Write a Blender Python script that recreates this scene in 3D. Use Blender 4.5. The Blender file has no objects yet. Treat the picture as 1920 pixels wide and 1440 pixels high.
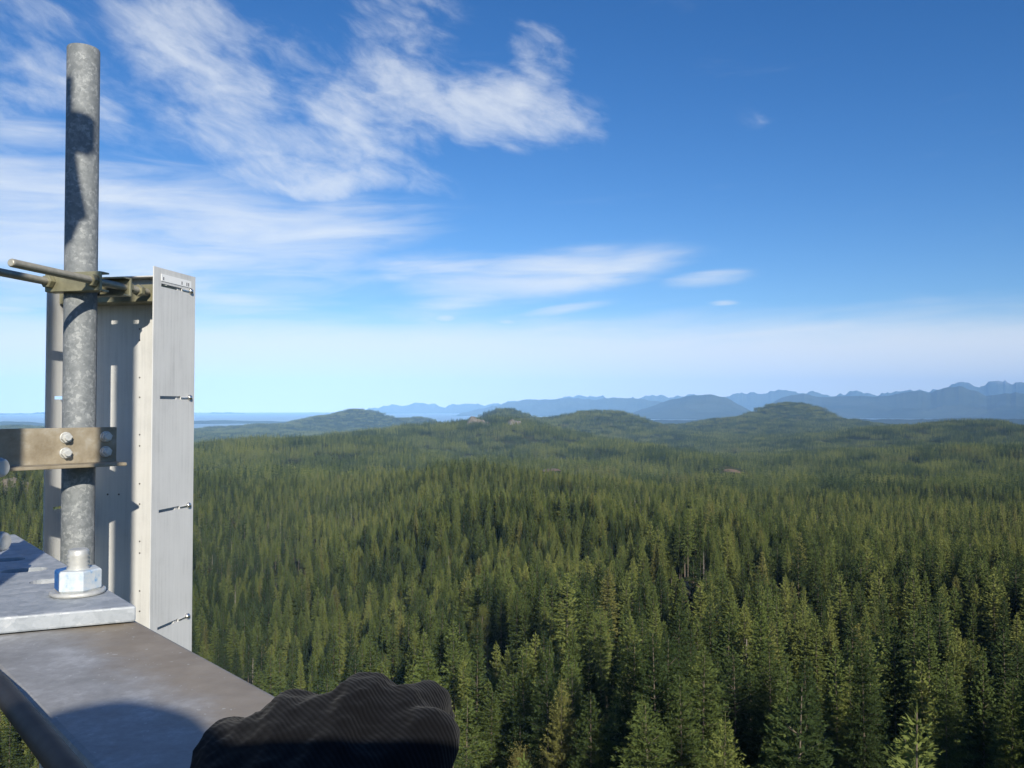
import bpy, bmesh, math, random
import numpy as np
from mathutils import Vector, Matrix

scene = bpy.context.scene
R = math.radians
random.seed(7)
rng = np.random.default_rng(11)

# ------------------------------------------------------------------ camera
F = 1551.0                       # focal length of the photo in its own pixels (1920 wide)
PITCH = math.atan(42.0 / F)
cam_d = bpy.data.cameras.new('camera')
cam_d.sensor_width = 36.0
cam_d.lens = F / 1920.0 * 36.0
cam_d.clip_start = 0.01
cam_d.clip_end = 300000.0
cam = bpy.data.objects.new('camera', cam_d)
scene.collection.objects.link(cam)
cam.location = (0, 0, 0)
cam.rotation_euler = (math.pi / 2 + PITCH, 0, 0)
scene.camera = cam

# ------------------------------------------------------------------ light
SUN_EL = 27.0
SUN_AZ = 18.0                    # degrees to the right of straight behind the camera
world = bpy.data.worlds.new('World')
scene.world = world
world.use_nodes = True
world.cycles.sampling_method = 'MANUAL'
world.cycles.sample_map_resolution = 256
sun_d = bpy.data.lights.new('sun', 'SUN')
sun_d.energy = 5.0
sun_d.angle = R(0.55)
sun_d.color = (1.0, 0.93, 0.80)
sun = bpy.data.objects.new('sun', sun_d)
scene.collection.objects.link(sun)
sdir = Vector((math.sin(R(SUN_AZ)) * math.cos(R(SUN_EL)), -math.cos(R(SUN_AZ)) * math.cos(R(SUN_EL)), math.sin(R(SUN_EL))))
sun.rotation_euler = sdir.to_track_quat('Z', 'Y').to_euler()
sun.location = (0, -20, 30)

scene.view_settings.view_transform = 'Standard'
scene.view_settings.look = 'None'
scene.view_settings.exposure = 0.25
scene.view_settings.gamma = 1.0
scene.view_settings.use_curve_mapping = False
scene.render.engine = 'CYCLES'
cy = scene.cycles
cy.max_bounces = 4
cy.diffuse_bounces = 1
cy.glossy_bounces = 2
cy.transmission_bounces = 2
cy.volume_bounces = 1
cy.transparent_max_bounces = 6
cy.use_denoising = True
cy.denoising_prefilter = 'ACCURATE'
cy.denoiser = 'OPENIMAGEDENOISE'


class NT:
    """short hand for a node tree"""
    def __init__(self, tree):
        self.t = tree
        tree.nodes.clear()

    def n(self, kind, **kw):
        nd = self.t.nodes.new(kind)
        for k, v in kw.items():
            setattr(nd, k, v)
        return nd

    def put(self, sock, v):
        if hasattr(v, 'is_output'):
            self.t.links.new(v, sock)
        elif v is not None:
            sock.default_value = v

    def m(self, op, a, b=None, c=None, clamp=False):
        nd = self.n('ShaderNodeMath', operation=op)
        nd.use_clamp = clamp
        self.put(nd.inputs[0], a)
        if b is not None:
            self.put(nd.inputs[1], b)
        if c is not None:
            self.put(nd.inputs[2], c)
        return nd.outputs[0]

    def noise(self, vec, scale, detail=4.0, rough=0.55, dist=0.0, out='Fac'):
        nd = self.n('ShaderNodeTexNoise')
        self.put(nd.inputs['Vector'], vec)
        self.put(nd.inputs['Scale'], scale)
        self.put(nd.inputs['Detail'], detail)
        self.put(nd.inputs['Roughness'], rough)
        self.put(nd.inputs['Distortion'], dist)
        return nd.outputs[out]

    def ramp(self, fac, stops):
        nd = self.n('ShaderNodeValToRGB')
        self.put(nd.inputs[0], fac)
        els = nd.color_ramp.elements
        while len(els) < len(stops):
            els.new(0.5)
        for e, (p, c) in zip(els, stops):
            e.position = p
            e.color = tuple(c) + (1,) if len(c) == 3 else c
        return nd.outputs[0]

    def mix(self, fac, a, b, blend='MIX'):
        nd = self.n('ShaderNodeMix', data_type='RGBA', blend_type=blend)
        self.put(nd.inputs[0], fac)
        self.put(nd.inputs[6], a if hasattr(a, 'is_output') else tuple(a) + (1,))
        self.put(nd.inputs[7], b if hasattr(b, 'is_output') else tuple(b) + (1,))
        return nd.outputs[2]

    def step(self, v, lo, hi):
        nd = self.n('ShaderNodeMapRange', interpolation_type='SMOOTHSTEP')
        self.put(nd.inputs[0], v)
        nd.inputs[1].default_value = lo
        nd.inputs[2].default_value = hi
        return nd.outputs[0]

    def xyz(self, x, y, z):
        nd = self.n('ShaderNodeCombineXYZ')
        for i, v in enumerate((x, y, z)):
            self.put(nd.inputs[i], v)
        return nd.outputs[0]


# ------------------------------------------------------------------ sky with clouds
def build_world():
    w = NT(world.node_tree)
    out = w.n('ShaderNodeOutputWorld')
    sky = w.n('ShaderNodeTexSky', sky_type='NISHITA')
    sky.sun_disc = False
    sky.sun_elevation = R(SUN_EL)
    sky.sun_rotation = R(180 - SUN_AZ)
    sky.altitude = 600
    sky.air_density = 1.0
    sky.dust_density = 0.25
    sky.ozone_density = 4.5
    tc = w.n('ShaderNodeTexCoord')
    sep = w.n('ShaderNodeSeparateXYZ')
    w.put(sep.inputs[0], tc.outputs['Generated'])
    X, Y, Z = sep.outputs
    az = w.m('ARCTAN2', X, Y)
    el = w.m('ARCSINE', Z)
    aev = w.xyz(az, el, 0)

    def ang(px, py):
        u, v = (px - 960) / F, (762 - py) / F
        return math.atan(u), math.atan(v / math.sqrt(1 + u * u))

    # cloud banks: centre, half width, half height (photo pixels), tilt, weight
    def bank(rows):
        tot = None
        for px, py, sx, sy, tilt, wt in rows:
            a0, e0 = ang(px, py)
            mp = w.n('ShaderNodeMapping', vector_type='TEXTURE')
            mp.inputs['Location'].default_value = (a0, e0, 0)
            mp.inputs['Rotation'].default_value = (0, 0, R(tilt))
            mp.inputs['Scale'].default_value = (2.1 * sx / F, 2.1 * sy / F, 1)
            w.put(mp.inputs['Vector'], aev)
            gr = w.n('ShaderNodeTexGradient', gradient_type='SPHERICAL')
            w.put(gr.inputs[0], mp.outputs[0])
            g = gr.outputs['Fac']
            g = w.m('MULTIPLY', g, wt) if tot is None else w.m('MULTIPLY', g, wt)
            tot = g if tot is None else w.m('MAXIMUM', tot, g)
        tot = w.step(tot, 0.0, 0.85)
        return tot

    puffy = bank([
        (330, 60, 210, 75, -22, 1.0), (500, 130, 130, 90, -20, 1.0), (630, 195, 95, 60, 0, 1.0),
        (430, 240, 130, 50, -15, 0.95), (330, 170, 90, 40, -30, .6), (740, 110, 140, 95, -10, 0.9), (850, 90, 70, 70, -40, .42),
        (790, 225, 120, 52, -8, 1.0), (905, 205, 110, 54, 0, 1.1), (1050, 222, 80, 38, -5, 1.05),
        (1015, 85, 56, 38, -25, 1.12), (650, 290, 140, 36, -14, 1.3), (570, 325, 110, 30, 0, 1.3),
        (60, 140, 95, 60, 0, 0.9), (190, 185, 50, 28, -20, .7), (60, 15, 140, 30, -10, .8), (-200, 120, 200, 120, 0, 0.9),
        (-600, -100, 500, 260, 0, 0.8), (300, -250, 420, 150, 0, 0.75), (1430, 222, 44, 16, -20, .40),
    ])
    sheets = bank([
        (60, 420, 330, 95, 0, 1.0), (340, 400, 280, 65, -4, 1.0), (560, 415, 220, 45, 3, 0.85), (-350, 430, 450, 130, 0, 1.0),
        (420, 560, 200, 40, 0, 0.7), (300, 500, 320, 60, 0, 0.85), (30, 250, 120, 45, 0, .6), (1010, 515, 200, 36, 4, 1.0), (850, 505, 190, 32, 0, .72), (1180, 495, 110, 28, 8, 0.8),
        (880, 560, 110, 20, 8, 0.7), (1325, 522, 70, 13, 4, 0.9), (620, 625, 170, 24, 0, 0.85), (1060, 580, 90, 10, 8, 0.75),
        (1150, 620, 42, 9, -3, 0.95), (835, 597, 20, 6, 0, 0.9), (950, 604, 22, 6, 0, 0.8), (1402, 633, 24, 7, 0, 1.0), (1358, 567, 26, 6, 0, .7),
        (10, 580, 60, 9, 0, 0.9), (760, 610, 260, 40, 0, 0.6),
    ])
    low = bank([
        (960, 705, 2600, 75, 0, 1.0), (1550, 655, 380, 16, -1, 0.85), (700, 655, 380, 26, 0, 0.8), (1750, 668, 300, 22, 1.0, 0.8),
    ])
    # turbulence on the dome, stretched along the wind
    warp = w.noise(w.xyz(w.m('MULTIPLY', az, 5), w.m('MULTIPLY', el, 9), 3.1), 1.0, 3, out='Color')
    wv = w.n('ShaderNodeVectorMath', operation='MULTIPLY_ADD')
    w.put(wv.inputs[0], warp)
    wv.inputs[1].default_value = (0.7, 0.7, 0)
    w.put(wv.inputs[2], w.xyz(w.m('ADD', w.m('MULTIPLY', az, 7.0), w.m('MULTIPLY', el, 1.0)), w.m('ADD', w.m('MULTIPLY', el, 14), w.m('MULTIPLY', az, 3.6)), 0.7))
    n1 = w.noise(wv.outputs[0], 0.95, 8, 0.56, 0.0)
    n1f = w.noise(wv.outputs[0], 4.5, 6, 0.65, 0.0)
    n2 = w.noise(w.xyz(w.m('MULTIPLY', az, 5.5), w.m('MULTIPLY', w.m('ADD', el, w.m('MULTIPLY', az, -0.05)), 40), 8.0), 1.0, 6, 0.58, 0.5)
    n2 = w.m('ADD', w.m('MULTIPLY', n2, .8), w.m('MULTIPLY', n1, .2))
    nm = w.m('ADD', w.m('MULTIPLY', n1, 0.78), w.m('MULTIPLY', n1f, 0.22))
    dA = w.m('ADD', w.m('MULTIPLY', puffy, 0.95), w.m('MULTIPLY', w.m('SUBTRACT', nm, 0.5), 4.4))
    dA = w.m('MULTIPLY', w.step(dA, 0.24, 1.75), w.step(puffy, 0.03, 0.5))
    dB = w.m('ADD', w.m('MULTIPLY', sheets, 0.9), w.m('MULTIPLY', w.m('SUBTRACT', n2, 0.5), 1.9))
    dB = w.m('MULTIPLY', w.step(dB, 0.08, 1.35), w.step(sheets, 0.03, 0.6))
    dC = w.m('MULTIPLY', w.step(w.m('ADD', low, w.m('MULTIPLY', w.m('SUBTRACT', n2, 0.5), .8)), 0.05, 0.95), 0.95)
    dens = w.m('MAXIMUM', w.m('MAXIMUM', w.m('MULTIPLY', dA, 0.80), w.m('MULTIPLY', dB, 0.9)), dC, clamp=True)
    # the same cloud goes on over the rest of the dome, thinly
    hs = w.n('ShaderNodeHueSaturation')
    hs.inputs['Saturation'].default_value = 1.25
    hs.inputs['Hue'].default_value = 0.508
    hs.inputs['Value'].default_value = 1.0
    w.put(hs.inputs['Color'], sky.outputs[0])
    bg = w.n('ShaderNodeBackground')
    w.put(bg.inputs[0], hs.outputs[0])
    bg.inputs[1].default_value = 0.100
    cl = w.n('ShaderNodeBackground')
    cl.inputs[0].default_value = (0.90, 0.945, 1.0, 1)
    cl.inputs[1].default_value = 0.80
    mx = w.n('ShaderNodeMixShader')
    w.put(mx.inputs[0], dens)
    w.t.links.new(bg.outputs[0], mx.inputs[1])
    w.t.links.new(cl.outputs[0], mx.inputs[2])
    w.t.links.new(mx.outputs[0], out.inputs[0])


build_world()

# ------------------------------------------------------------------ helpers
COL = scene.collection


def link(o, parent=None):
    COL.objects.link(o)
    if parent is not None:
        o.parent = parent
    return o


def mesh_obj(name, verts, faces, mat, parent=None, smooth=False):
    me = bpy.data.meshes.new(name)
    me.from_pydata([tuple(v) for v in verts], [], faces)
    me.update()
    if mat is not None:
        for m_ in (mat if isinstance(mat, (list, tuple)) else [mat]):
            me.materials.append(m_)
    if smooth:
        me.shade_smooth()
    return link(bpy.data.objects.new(name, me), parent)


def bm_obj(name, bm, mat, parent=None, smooth=False):
    me = bpy.data.meshes.new(name)
    bmesh.ops.recalc_face_normals(bm, faces=bm.faces)
    bm.to_mesh(me)
    bm.free()
    if mat is not None:
        me.materials.append(mat)
    if smooth:
        me.shade_smooth()
    return link(bpy.data.objects.new(name, me), parent)


def thing(name, label, cat, loc=(0, 0, 0), group=None):
    o = bpy.data.objects.new(name, None)
    o.empty_display_size = 0.05
    link(o)
    o.location = loc
    return tag(o, label, cat, group)


def tag(o, label=None, cat=None, group=None, kind=None):
    for k, v in (('label', label), ('category', cat), ('group', group), ('kind', kind)):
        if v:
            o[k] = v
    return o


def local(o_list, root):
    """keep world placement of parts whose vertices were given in world space"""
    inv = Matrix.Translation(-root.location)
    for o in o_list:
        o.matrix_parent_inverse = inv


def pt(px, py, Yd):
    """world point seen at photo pixel (px, py), Yd metres ahead"""
    u, v = (px - 960) / F, (720 - py) / F
    c, s = math.cos(PITCH), math.sin(PITCH)
    y, z = c - v * s, s + v * c
    return Vector((u * Yd / y, Yd, z * Yd / y))


def on_plane(px, py, p0, nrm):
    d = pt(px, py, 1.0)
    t = Vector(p0).dot(nrm) / d.dot(nrm)
    return d * t


def frame(ax, up=(0, 0, 1)):
    ax = Vector(ax).normalized()
    up = Vector(up)
    if abs(ax.dot(up)) > 0.98:
        up = Vector((0, 1, 0))
    e1 = up.cross(ax).normalized()
    e2 = ax.cross(e1)
    return ax, e1, e2


def add_tube(bm, pts, rad, n=16, cap=True, rads=None):
    pts = [Vector(p) for p in pts]
    rings = []
    for i, p in enumerate(pts):
        a = pts[min(i + 1, len(pts) - 1)] - pts[max(i - 1, 0)]
        _, e1, e2 = frame(a)
        r_ = rads[i] if rads else rad
        rings.append([bm.verts.new(p + (e1 * math.cos(2 * math.pi * k / n) + e2 * math.sin(2 * math.pi * k / n)) * r_) for k in range(n)])
    for a, b in zip(rings, rings[1:]):
        for k in range(n):
            bm.faces.new((a[k], a[(k + 1) % n], b[(k + 1) % n], b[k]))
    if cap:
        bm.faces.new(rings[0])
        bm.faces.new(rings[-1])


def add_box(bm, c, ex, ey, ez, bevel=0.0):
    """box about c with half-extent vectors ex, ey, ez"""
    c, ex, ey, ez = map(Vector, (c, ex, ey, ez))
    vs = [bm.verts.new(c + ex * i + ey * j + ez * k) for i in (-1, 1) for j in (-1, 1) for k in (-1, 1)]
    fs = [(0, 1, 3, 2), (4, 6, 7, 5), (0, 4, 5, 1), (2, 3, 7, 6), (0, 2, 6, 4), (1, 5, 7, 3)]
    faces = [bm.faces.new([vs[i] for i in f]) for f in fs]
    if bevel:
        bmesh.ops.bevel(bm, geom=list({e for f in faces for e in f.edges}), offset=bevel, segments=2, profile=0.5, affect='EDGES')


def box_part(name, c, ex, ey, ez, mat, parent=None, bevel=0.0):
    bm = bmesh.new()
    add_box(bm, c, ex, ey, ez, bevel)
    return bm_obj(name, bm, mat, parent)


def tube_part(name, pts, rad, mat, parent=None, n=16, rads=None, smooth=True):
    bm = bmesh.new()
    add_tube(bm, pts, rad, n, rads=rads)
    o = bm_obj(name, bm, mat, parent)
    if smooth:
        for p in o.data.polygons:
            p.use_smooth = len(p.vertices) == 4
    return o


def thread_part(name, a, b, rad, mat, parent=None, pitch=0.0018, n=14):
    """threaded rod: a tube whose radius ripples along its length, chamfered at b"""
    a, b = Vector(a), Vector(b)
    L = (b - a).length
    k = max(4, int(L / pitch)) * 2
    pts, rads = [], []
    for i in range(k + 1):
        pts.append(a.lerp(b, i / k))
        rads.append(rad * (1.0 if i % 2 else 0.85))
    rads[-1] = rad * 0.72
    rads[-2] = rad * 0.9
    return tube_part(name, pts, rad, mat, parent, n, rads)


def hex_nut(name, c, ax, af, h, mat, parent=None, phase=0.0):
    ax, e1, e2 = frame(ax)
    rad = af / math.sqrt(3)
    bm = bmesh.new()
    lv = [(-0.5, 0.93), (-0.42, 1.0), (0.42, 1.0), (0.5, 0.93)]
    rings = []
    for t, s in lv:
        rings.append([bm.verts.new(Vector(c) + ax * (t * h) + (e1 * math.cos(phase + k * math.pi / 3) + e2 * math.sin(phase + k * math.pi / 3)) * rad * s) for k in range(6)])
    for p, q in zip(rings, rings[1:]):
        for k in range(6):
            bm.faces.new((p[k], p[(k + 1) % 6], q[(k + 1) % 6], q[k]))
    bm.faces.new(rings[0])
    bm.faces.new(rings[-1])
    return bm_obj(name, bm, mat, parent)


def washer(name, c, ax, rad, h, mat, parent=None):
    ax = Vector(ax).normalized()
    return tube_part(name, [Vector(c) - ax * h * .5, Vector(c) - ax * h * .3, Vector(c) + ax * h * .3, Vector(c) + ax * h * .5], rad, mat, parent, 24,
                     rads=[rad * .94, rad, rad, rad * .94])


# ------------------------------------------------------------------ materials
def new_mat(name):
    m_ = bpy.data.materials.new(name)
    m_.use_nodes = True
    t = NT(m_.node_tree)
    o = t.n('ShaderNodeOutputMaterial')
    b = t.n('ShaderNodeBsdfPrincipled')
    t.t.links.new(b.outputs[0], o.inputs[0])
    return m_, t, b


def geo_pos(t):
    return t.n('ShaderNodeNewGeometry').outputs['Position']


def bump(t, b, h, dist, strength=1.0):
    nd = t.n('ShaderNodeBump')
    nd.inputs['Distance'].default_value = dist
    nd.inputs['Strength'].default_value = strength
    t.put(nd.inputs['Height'], h)
    t.put(b.inputs['Normal'], nd.outputs[0])


def plain(name, col, rough=0.5, metal=0.0, var=0.15, scale=60.0, spec=0.5):
    m_, t, b = new_mat(name)
    p = geo_pos(t)
    n_ = t.noise(p, scale, 5)
    lo = tuple(c * (1 - var) for c in col)
    hi = tuple(min(1, c * (1 + var)) for c in col)
    t.put(b.inputs['Base Color'], t.ramp(n_, [(0.3, lo), (0.7, hi)]))
    t.put(b.inputs['Roughness'], t.m('ADD', rough - .08, t.m('MULTIPLY', t.noise(p, scale * 2.3, 3), .16)))
    b.inputs['Metallic'].default_value = metal
    b.inputs['Specular IOR Level'].default_value = spec
    return m_


def galvanised(name, lo, mid, hi, scale=95.0, metal=0.25, rough=0.5):
    """hot-dip zinc: overlapping crystal flakes at two sizes"""
    m_, t, b = new_mat(name)
    p = geo_pos(t)
    wob = t.n('ShaderNodeVectorMath', operation='MULTIPLY_ADD')
    t.put(wob.inputs[0], t.noise(p, scale * .9, 3, out='Color'))
    wob.inputs[1].default_value = (.014, .014, .014)
    t.put(wob.inputs[2], p)
    vals = []
    for s in (scale, scale * 1.9):
        v = t.n('ShaderNodeTexVoronoi', feature='F1')
        t.put(v.inputs['Vector'], wob.outputs[0])
        v.inputs['Scale'].default_value = s
        sp = t.n('ShaderNodeSeparateColor')
        t.put(sp.inputs[0], v.outputs['Color'])
        vals.append(sp.outputs[0])
    cl = t.noise(p, scale * .22, 4)
    f = t.m('ADD', t.m('MULTIPLY', vals[0], .5), t.m('MULTIPLY', vals[1], .28))
    f = t.m('ADD', f, t.m('MULTIPLY', t.m('SUBTRACT', cl, .5), .9))
    t.put(b.inputs['Base Color'], t.ramp(f, [(0.1, lo), (0.48, mid), (0.82, hi)]))
    b.inputs['Metallic'].default_value = metal
    t.put(b.inputs['Roughness'], t.m('ADD', rough - .15, t.m('MULTIPLY', vals[1], .3)))
    bump(t, b, t.noise(p, scale * 3, 4), .0006, .5)
    return m_


M = {}
M['pipe'] = galvanised('galvanised_pipe_steel', (.16, .175, .18), (.215, .23, .235), (.36, .375, .37), 165, .08, .7)
M['plate'] = galvanised('galvanised_plate_steel', (.30, .33, .36), (.38, .41, .44), (.47, .49, .51), 110, .1, .6)
M['alu'] = None


def weathered_sheet(name, col, metal, rough):
    m_, t, b = new_mat(name)
    p = geo_pos(t)
    mp = t.n('ShaderNodeMapping')
    mp.inputs['Scale'].default_value = (1, 1, .035)
    t.put(mp.inputs['Vector'], p)
    streak = t.noise(mp.outputs[0], 160, 4, .6)
    blot = t.noise(p, 9, 5, .6)
    fine = t.noise(p, 420, 3, .7)
    f = t.m('ADD', t.m('MULTIPLY', streak, .4), t.m('ADD', t.m('MULTIPLY', blot, .45), t.m('MULTIPLY', fine, .15)))
    t.put(b.inputs['Base Color'], t.ramp(f, [(0.34, tuple(c * .80 for c in col)), (0.5, col), (0.64, tuple(min(1, c * 1.07) for c in col))]))
    t.put(b.inputs['Roughness'], t.m('ADD', rough - .12, t.m('MULTIPLY', blot, .24)))
    b.inputs['Metallic'].default_value = metal
    bump(t, b, streak, .0004, .3)
    return m_


M['alu'] = weathered_sheet('brushed_aluminium', (.66, .655, .625), .12, .55)
M['alu_side'] = weathered_sheet('weathered_aluminium_side', (.66, .665, .65), .05, .6)
M['zinc'] = plain('yellow_zinc_steel', (.27, .255, .165), .45, .35, .22, 45)
M['rod'] = plain('zinc_threaded_rod', (.50, .47, .38), .4, .4, .15, 90)
M['bolt'] = plain('zinc_bolt_steel', (.55, .55, .52), .42, .3, .15, 120)
M['screw'] = plain('bright_stainless_screw', (.6, .6, .58), .2, .9, .08, 200)
M['hole'] = plain('dark_rivet', (.10, .095, .09), .6, .2, .2, 200)
M['label'] = plain('white_label', (.86, .87, .86), .5, 0, .02, 30)
M['ink'] = plain('label_ink', (.07, .07, .09), .6, 0, .02, 30)
M['radome'] = plain('grey_radome', (.55, .56, .56), .5, 0, .04, 10)
M['cable'] = plain('black_cable_jacket', (.018, .018, .02), .6, 0, .3, 40)
M['fabric'] = plain('dark_jacket_cloth', (.05, .052, .06), .9, 0, .25, 50)
M['helmet'] = plain('white_helmet_shell', (.75, .75, .72), .3, 0, .03, 10)
M['phone'] = plain('phone_shell', (.03, .03, .035), .25, 0, .1, 10)


def blue_nut_mat():
    m_, t, b = new_mat('blue_marked_nut')
    p = geo_pos(t)
    n_ = t.noise(p, 120, 5, .65)
    sx = t.n('ShaderNodeSeparateXYZ')
    t.put(sx.inputs[0], p)
    side = t.step(sx.outputs[0], -.4035, -.4015)
    paint = t.ramp(n_, [(0.40, (.015, .11, .38)), (0.66, (.04, .22, .55)), (.80, (.30, .42, .55))])
    worn = t.ramp(n_, [(0.30, (.12, .32, .58)), (0.40, (.48, .57, .65)), (.55, (.60, .64, .66))])
    t.put(b.inputs['Base Color'], t.mix(side, paint, worn))
    b.inputs['Roughness'].default_value = .5
    b.inputs['Metallic'].default_value = .15
    return m_


M['blue'] = blue_nut_mat()

BEAM_DIR = Vector((-.682, .731, 0)).normalized()
BEAM_N = Vector((.731, .682, 0)).normalized()          # across, towards its far right edge
BEAM_R = Vector((-.148, .533, -.185))                  # a point on its right top edge
BEAM_W = .119


def beam_mat():
    m_, t, b = new_mat('weathered_beam_steel')
    p = geo_pos(t)
    d = t.n('ShaderNodeVectorMath', operation='DOT_PRODUCT')
    t.put(d.inputs[0], p)
    d.inputs[1].default_value = BEAM_N
    across = t.m('SUBTRACT', BEAM_R.dot(BEAM_N), d.outputs['Value'])      # 0 at the right edge
    n_ = t.noise(p, 26, 5, .6)
    nf = t.noise(p, 170, 4, .65)
    stain = t.step(t.m('ADD', across, t.m('MULTIPLY', t.m('SUBTRACT', n_, .5), .05)), .078, .026)
    steel = t.ramp(t.m('ADD', t.m('MULTIPLY', n_, .65), t.m('MULTIPLY', nf, .35)), [(0.36, (.26, .26, .255)), (0.52, (.335, .335, .335)), (0.66, (.47, .475, .48))])
    rust = t.ramp(t.noise(p, 40, 5), [(0.3, (.25, .20, .14)), (0.7, (.345, .285, .21))])
    base = t.mix(t.m('MULTIPLY', stain, .9), steel, rust)
    chip = t.step(t.noise(p, 240, 2, .5), .70, .76)                       # small bright chips in the zinc
    mp = t.n('ShaderNodeMapping')
    mp.inputs['Rotation'].default_value = (0, 0, R(47))
    mp.inputs['Scale'].default_value = (18, 420, 60)
    t.put(mp.inputs['Vector'], p)
    scr = t.step(t.noise(mp.outputs[0], 1.0, 3, .55), .68, .76)            # scratches along the beam
    base = t.mix(t.m('MULTIPLY', t.m('MAXIMUM', chip, t.m('MULTIPLY', scr, .6)), .55), base, (.62, .62, .60))
    t.put(b.inputs['Base Color'], base)
    b.inputs['Roughness'].default_value = .55
    b.inputs['Metallic'].default_value = .1
    bump(t, b, nf, .0006, .6)
    return m_


M['beam'] = beam_mat()


def angle_mat():
    m_, t, b = new_mat('stained_angle_iron')
    p = geo_pos(t)
    n_ = t.noise(p, 30, 5, .62)
    nf = t.noise(p, 220, 3)
    t.put(b.inputs['Base Color'], t.mix(t.m('MULTIPLY', nf, .35), t.ramp(n_, [(0.35, (.20, .155, .09)), (0.55, (.29, .24, .16)), (0.72, (.40, .37, .31))]), (.38, .36, .31)))
    b.inputs['Roughness'].default_value = .6
    b.inputs['Metallic'].default_value = .1
    bump(t, b, nf, .0005, .6)
    return m_


M['angle'] = angle_mat()


def glove_mat():
    m_, t, b = new_mat('black_ribbed_knit')
    p = geo_pos(t)
    wv = t.n('ShaderNodeTexWave', wave_type='BANDS', bands_direction='X')
    rot = t.n('ShaderNodeMapping')
    rot.inputs['Rotation'].default_value = (0.5, 0.35, R(-28))
    t.put(rot.inputs['Vector'], p)
    t.put(wv.inputs['Vector'], rot.outputs[0])
    wv.inputs['Scale'].default_value = 135
    wv.inputs['Distortion'].default_value = 2.6
    wv.inputs['Detail'].default_value = 1.0
    wv.inputs['Detail Scale'].default_value = .25
    n_ = t.noise(p, 500, 3)
    t.put(b.inputs['Base Color'], t.mix(t.m('MULTIPLY', wv.outputs['Fac'], .6), (.0035, .0035, .004), (.0085, .0085, .009)))
    b.inputs['Roughness'].default_value = .95
    b.inputs['Specular IOR Level'].default_value = .1
    b.inputs['Sheen Weight'].default_value = .04
    bump(t, b, t.m('ADD', wv.outputs['Fac'], t.m('MULTIPLY', t.noise(p, 60, 4), 3.5)), .0008, .3)
    return m_


M['glove'] = glove_mat()


def foliage_mat(name, lo, mid, hi, hue_shift=0.0):
    m_, t, b = new_mat(name)
    p = geo_pos(t)
    oi = t.n('ShaderNodeObjectInfo')
    stand = t.noise(p, .006, 3)
    leaf = t.noise(p, .9, 2)
    f = t.m('ADD', t.m('ADD', -.10, t.m('MULTIPLY', oi.outputs['Random'], .78)), t.m('MULTIPLY', leaf, .3))
    f = t.m('ADD', f, t.m('MULTIPLY', t.m('SUBTRACT', stand, .5), 1.0))
    f = t.m('ADD', f, t.m('MULTIPLY', t.m('SUBTRACT', t.noise(p, .0016, 3), .5), 1.0))
    ta = t.n('ShaderNodeAttribute')
    ta.attribute_name = 'tint'
    f = t.m('ADD', f, ta.outputs['Fac'])
    c = t.ramp(f, [(0.08, lo), (0.42, mid), (0.80, hi)])
    # a few trees turned brown at the top of the random range
    brown = t.step(oi.outputs['Random'], .965, .985)
    c = t.mix(t.m('MULTIPLY', brown, .4), c, (.13, .10, .04))
    t.put(b.inputs['Base Color'], c)
    b.inputs['Roughness'].default_value = .75
    b.inputs['Specular IOR Level'].default_value = .12
    return m_


M['fir'] = foliage_mat('fir_needles', (.034, .053, .016), (.096, .126, .032), (.190, .205, .052))
M['alder'] = foliage_mat('yellow_green_leaves', (.16, .20, .02), (.22, .25, .03), (.28, .29, .04))
M['olive'] = foliage_mat('olive_leaves', (.10, .11, .030), (.135, .145, .038), (.19, .18, .05))
M['bark'] = plain('grey_bark', (.15, .12, .085), .9, 0, .35, 4)
M['snag'] = plain('bleached_dead_wood', (.34, .29, .24), .9, 0, .3, 5)


def ground_mat():
    m_, t, b = new_mat('forest_floor')
    p = geo_pos(t)
    n_ = t.noise(p, .02, 6, .62)
    f = t.noise(p, .35, 5, .65)
    near = t.ramp(t.m('ADD', t.m('MULTIPLY', n_, .5), t.m('MULTIPLY', f, .5)), [(0.36, (.030, .042, .014)), (0.52, (.055, .062, .022)), (0.66, (.105, .080, .042))])
    vl = t.n('ShaderNodeVectorMath', operation='LENGTH')
    t.put(vl.inputs[0], p)
    farf = t.step(vl.outputs['Value'], 3000, 6500)
    big = t.noise(p, .0011, 6, .6)
    tex = t.noise(p, .03, 3, .7)
    far = t.ramp(t.m('ADD', t.m('MULTIPLY', big, .6), t.m('MULTIPLY', tex, .4)), [(0.36, (.030, .045, .018)), (0.52, (.048, .066, .024)), (0.68, (.075, .085, .034))])
    t.put(b.inputs['Base Color'], t.mix(farf, near, far))
    b.inputs['Roughness'].default_value = 1.0
    b.inputs['Specular IOR Level'].default_value = .05
    bump(t, b, t.noise(p, .05, 4, .7), 14.0, .8)
    return m_


M['ground'] = ground_mat()


def mountain_mat():
    m_, t, b = new_mat('wooded_mountain_slope')
    p = geo_pos(t)
    sx = t.n('ShaderNodeSeparateXYZ')
    t.put(sx.inputs[0], p)
    n_ = t.noise(p, .0006, 7, .62)
    base = t.ramp(n_, [(0.35, (.030, .045, .030)), (0.6, (.055, .068, .045))])
    rock = t.ramp(t.noise(p, .0015, 5), [(0.4, (.16, .16, .16)), (0.7, (.34, .34, .35))])
    hi = t.step(t.m('ADD', sx.outputs[2], t.m('MULTIPLY', t.m('SUBTRACT', n_, .5), 900)), 800, 1150)
    cut = t.step(t.noise(p, .00035, 3, .5), .66, .70)
    low = t.step(sx.outputs[2], 350, 50)
    c = t.mix(hi, base, rock)
    c = t.mix(t.m('MULTIPLY', t.m('MULTIPLY', cut, low), .7), c, (.26, .22, .16))
    t.put(b.inputs['Base Color'], c)
    b.inputs['Roughness'].default_value = 1.0
    b.inputs['Specular IOR Level'].default_value = .05
    return m_


M['mountain'] = mountain_mat()


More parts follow.
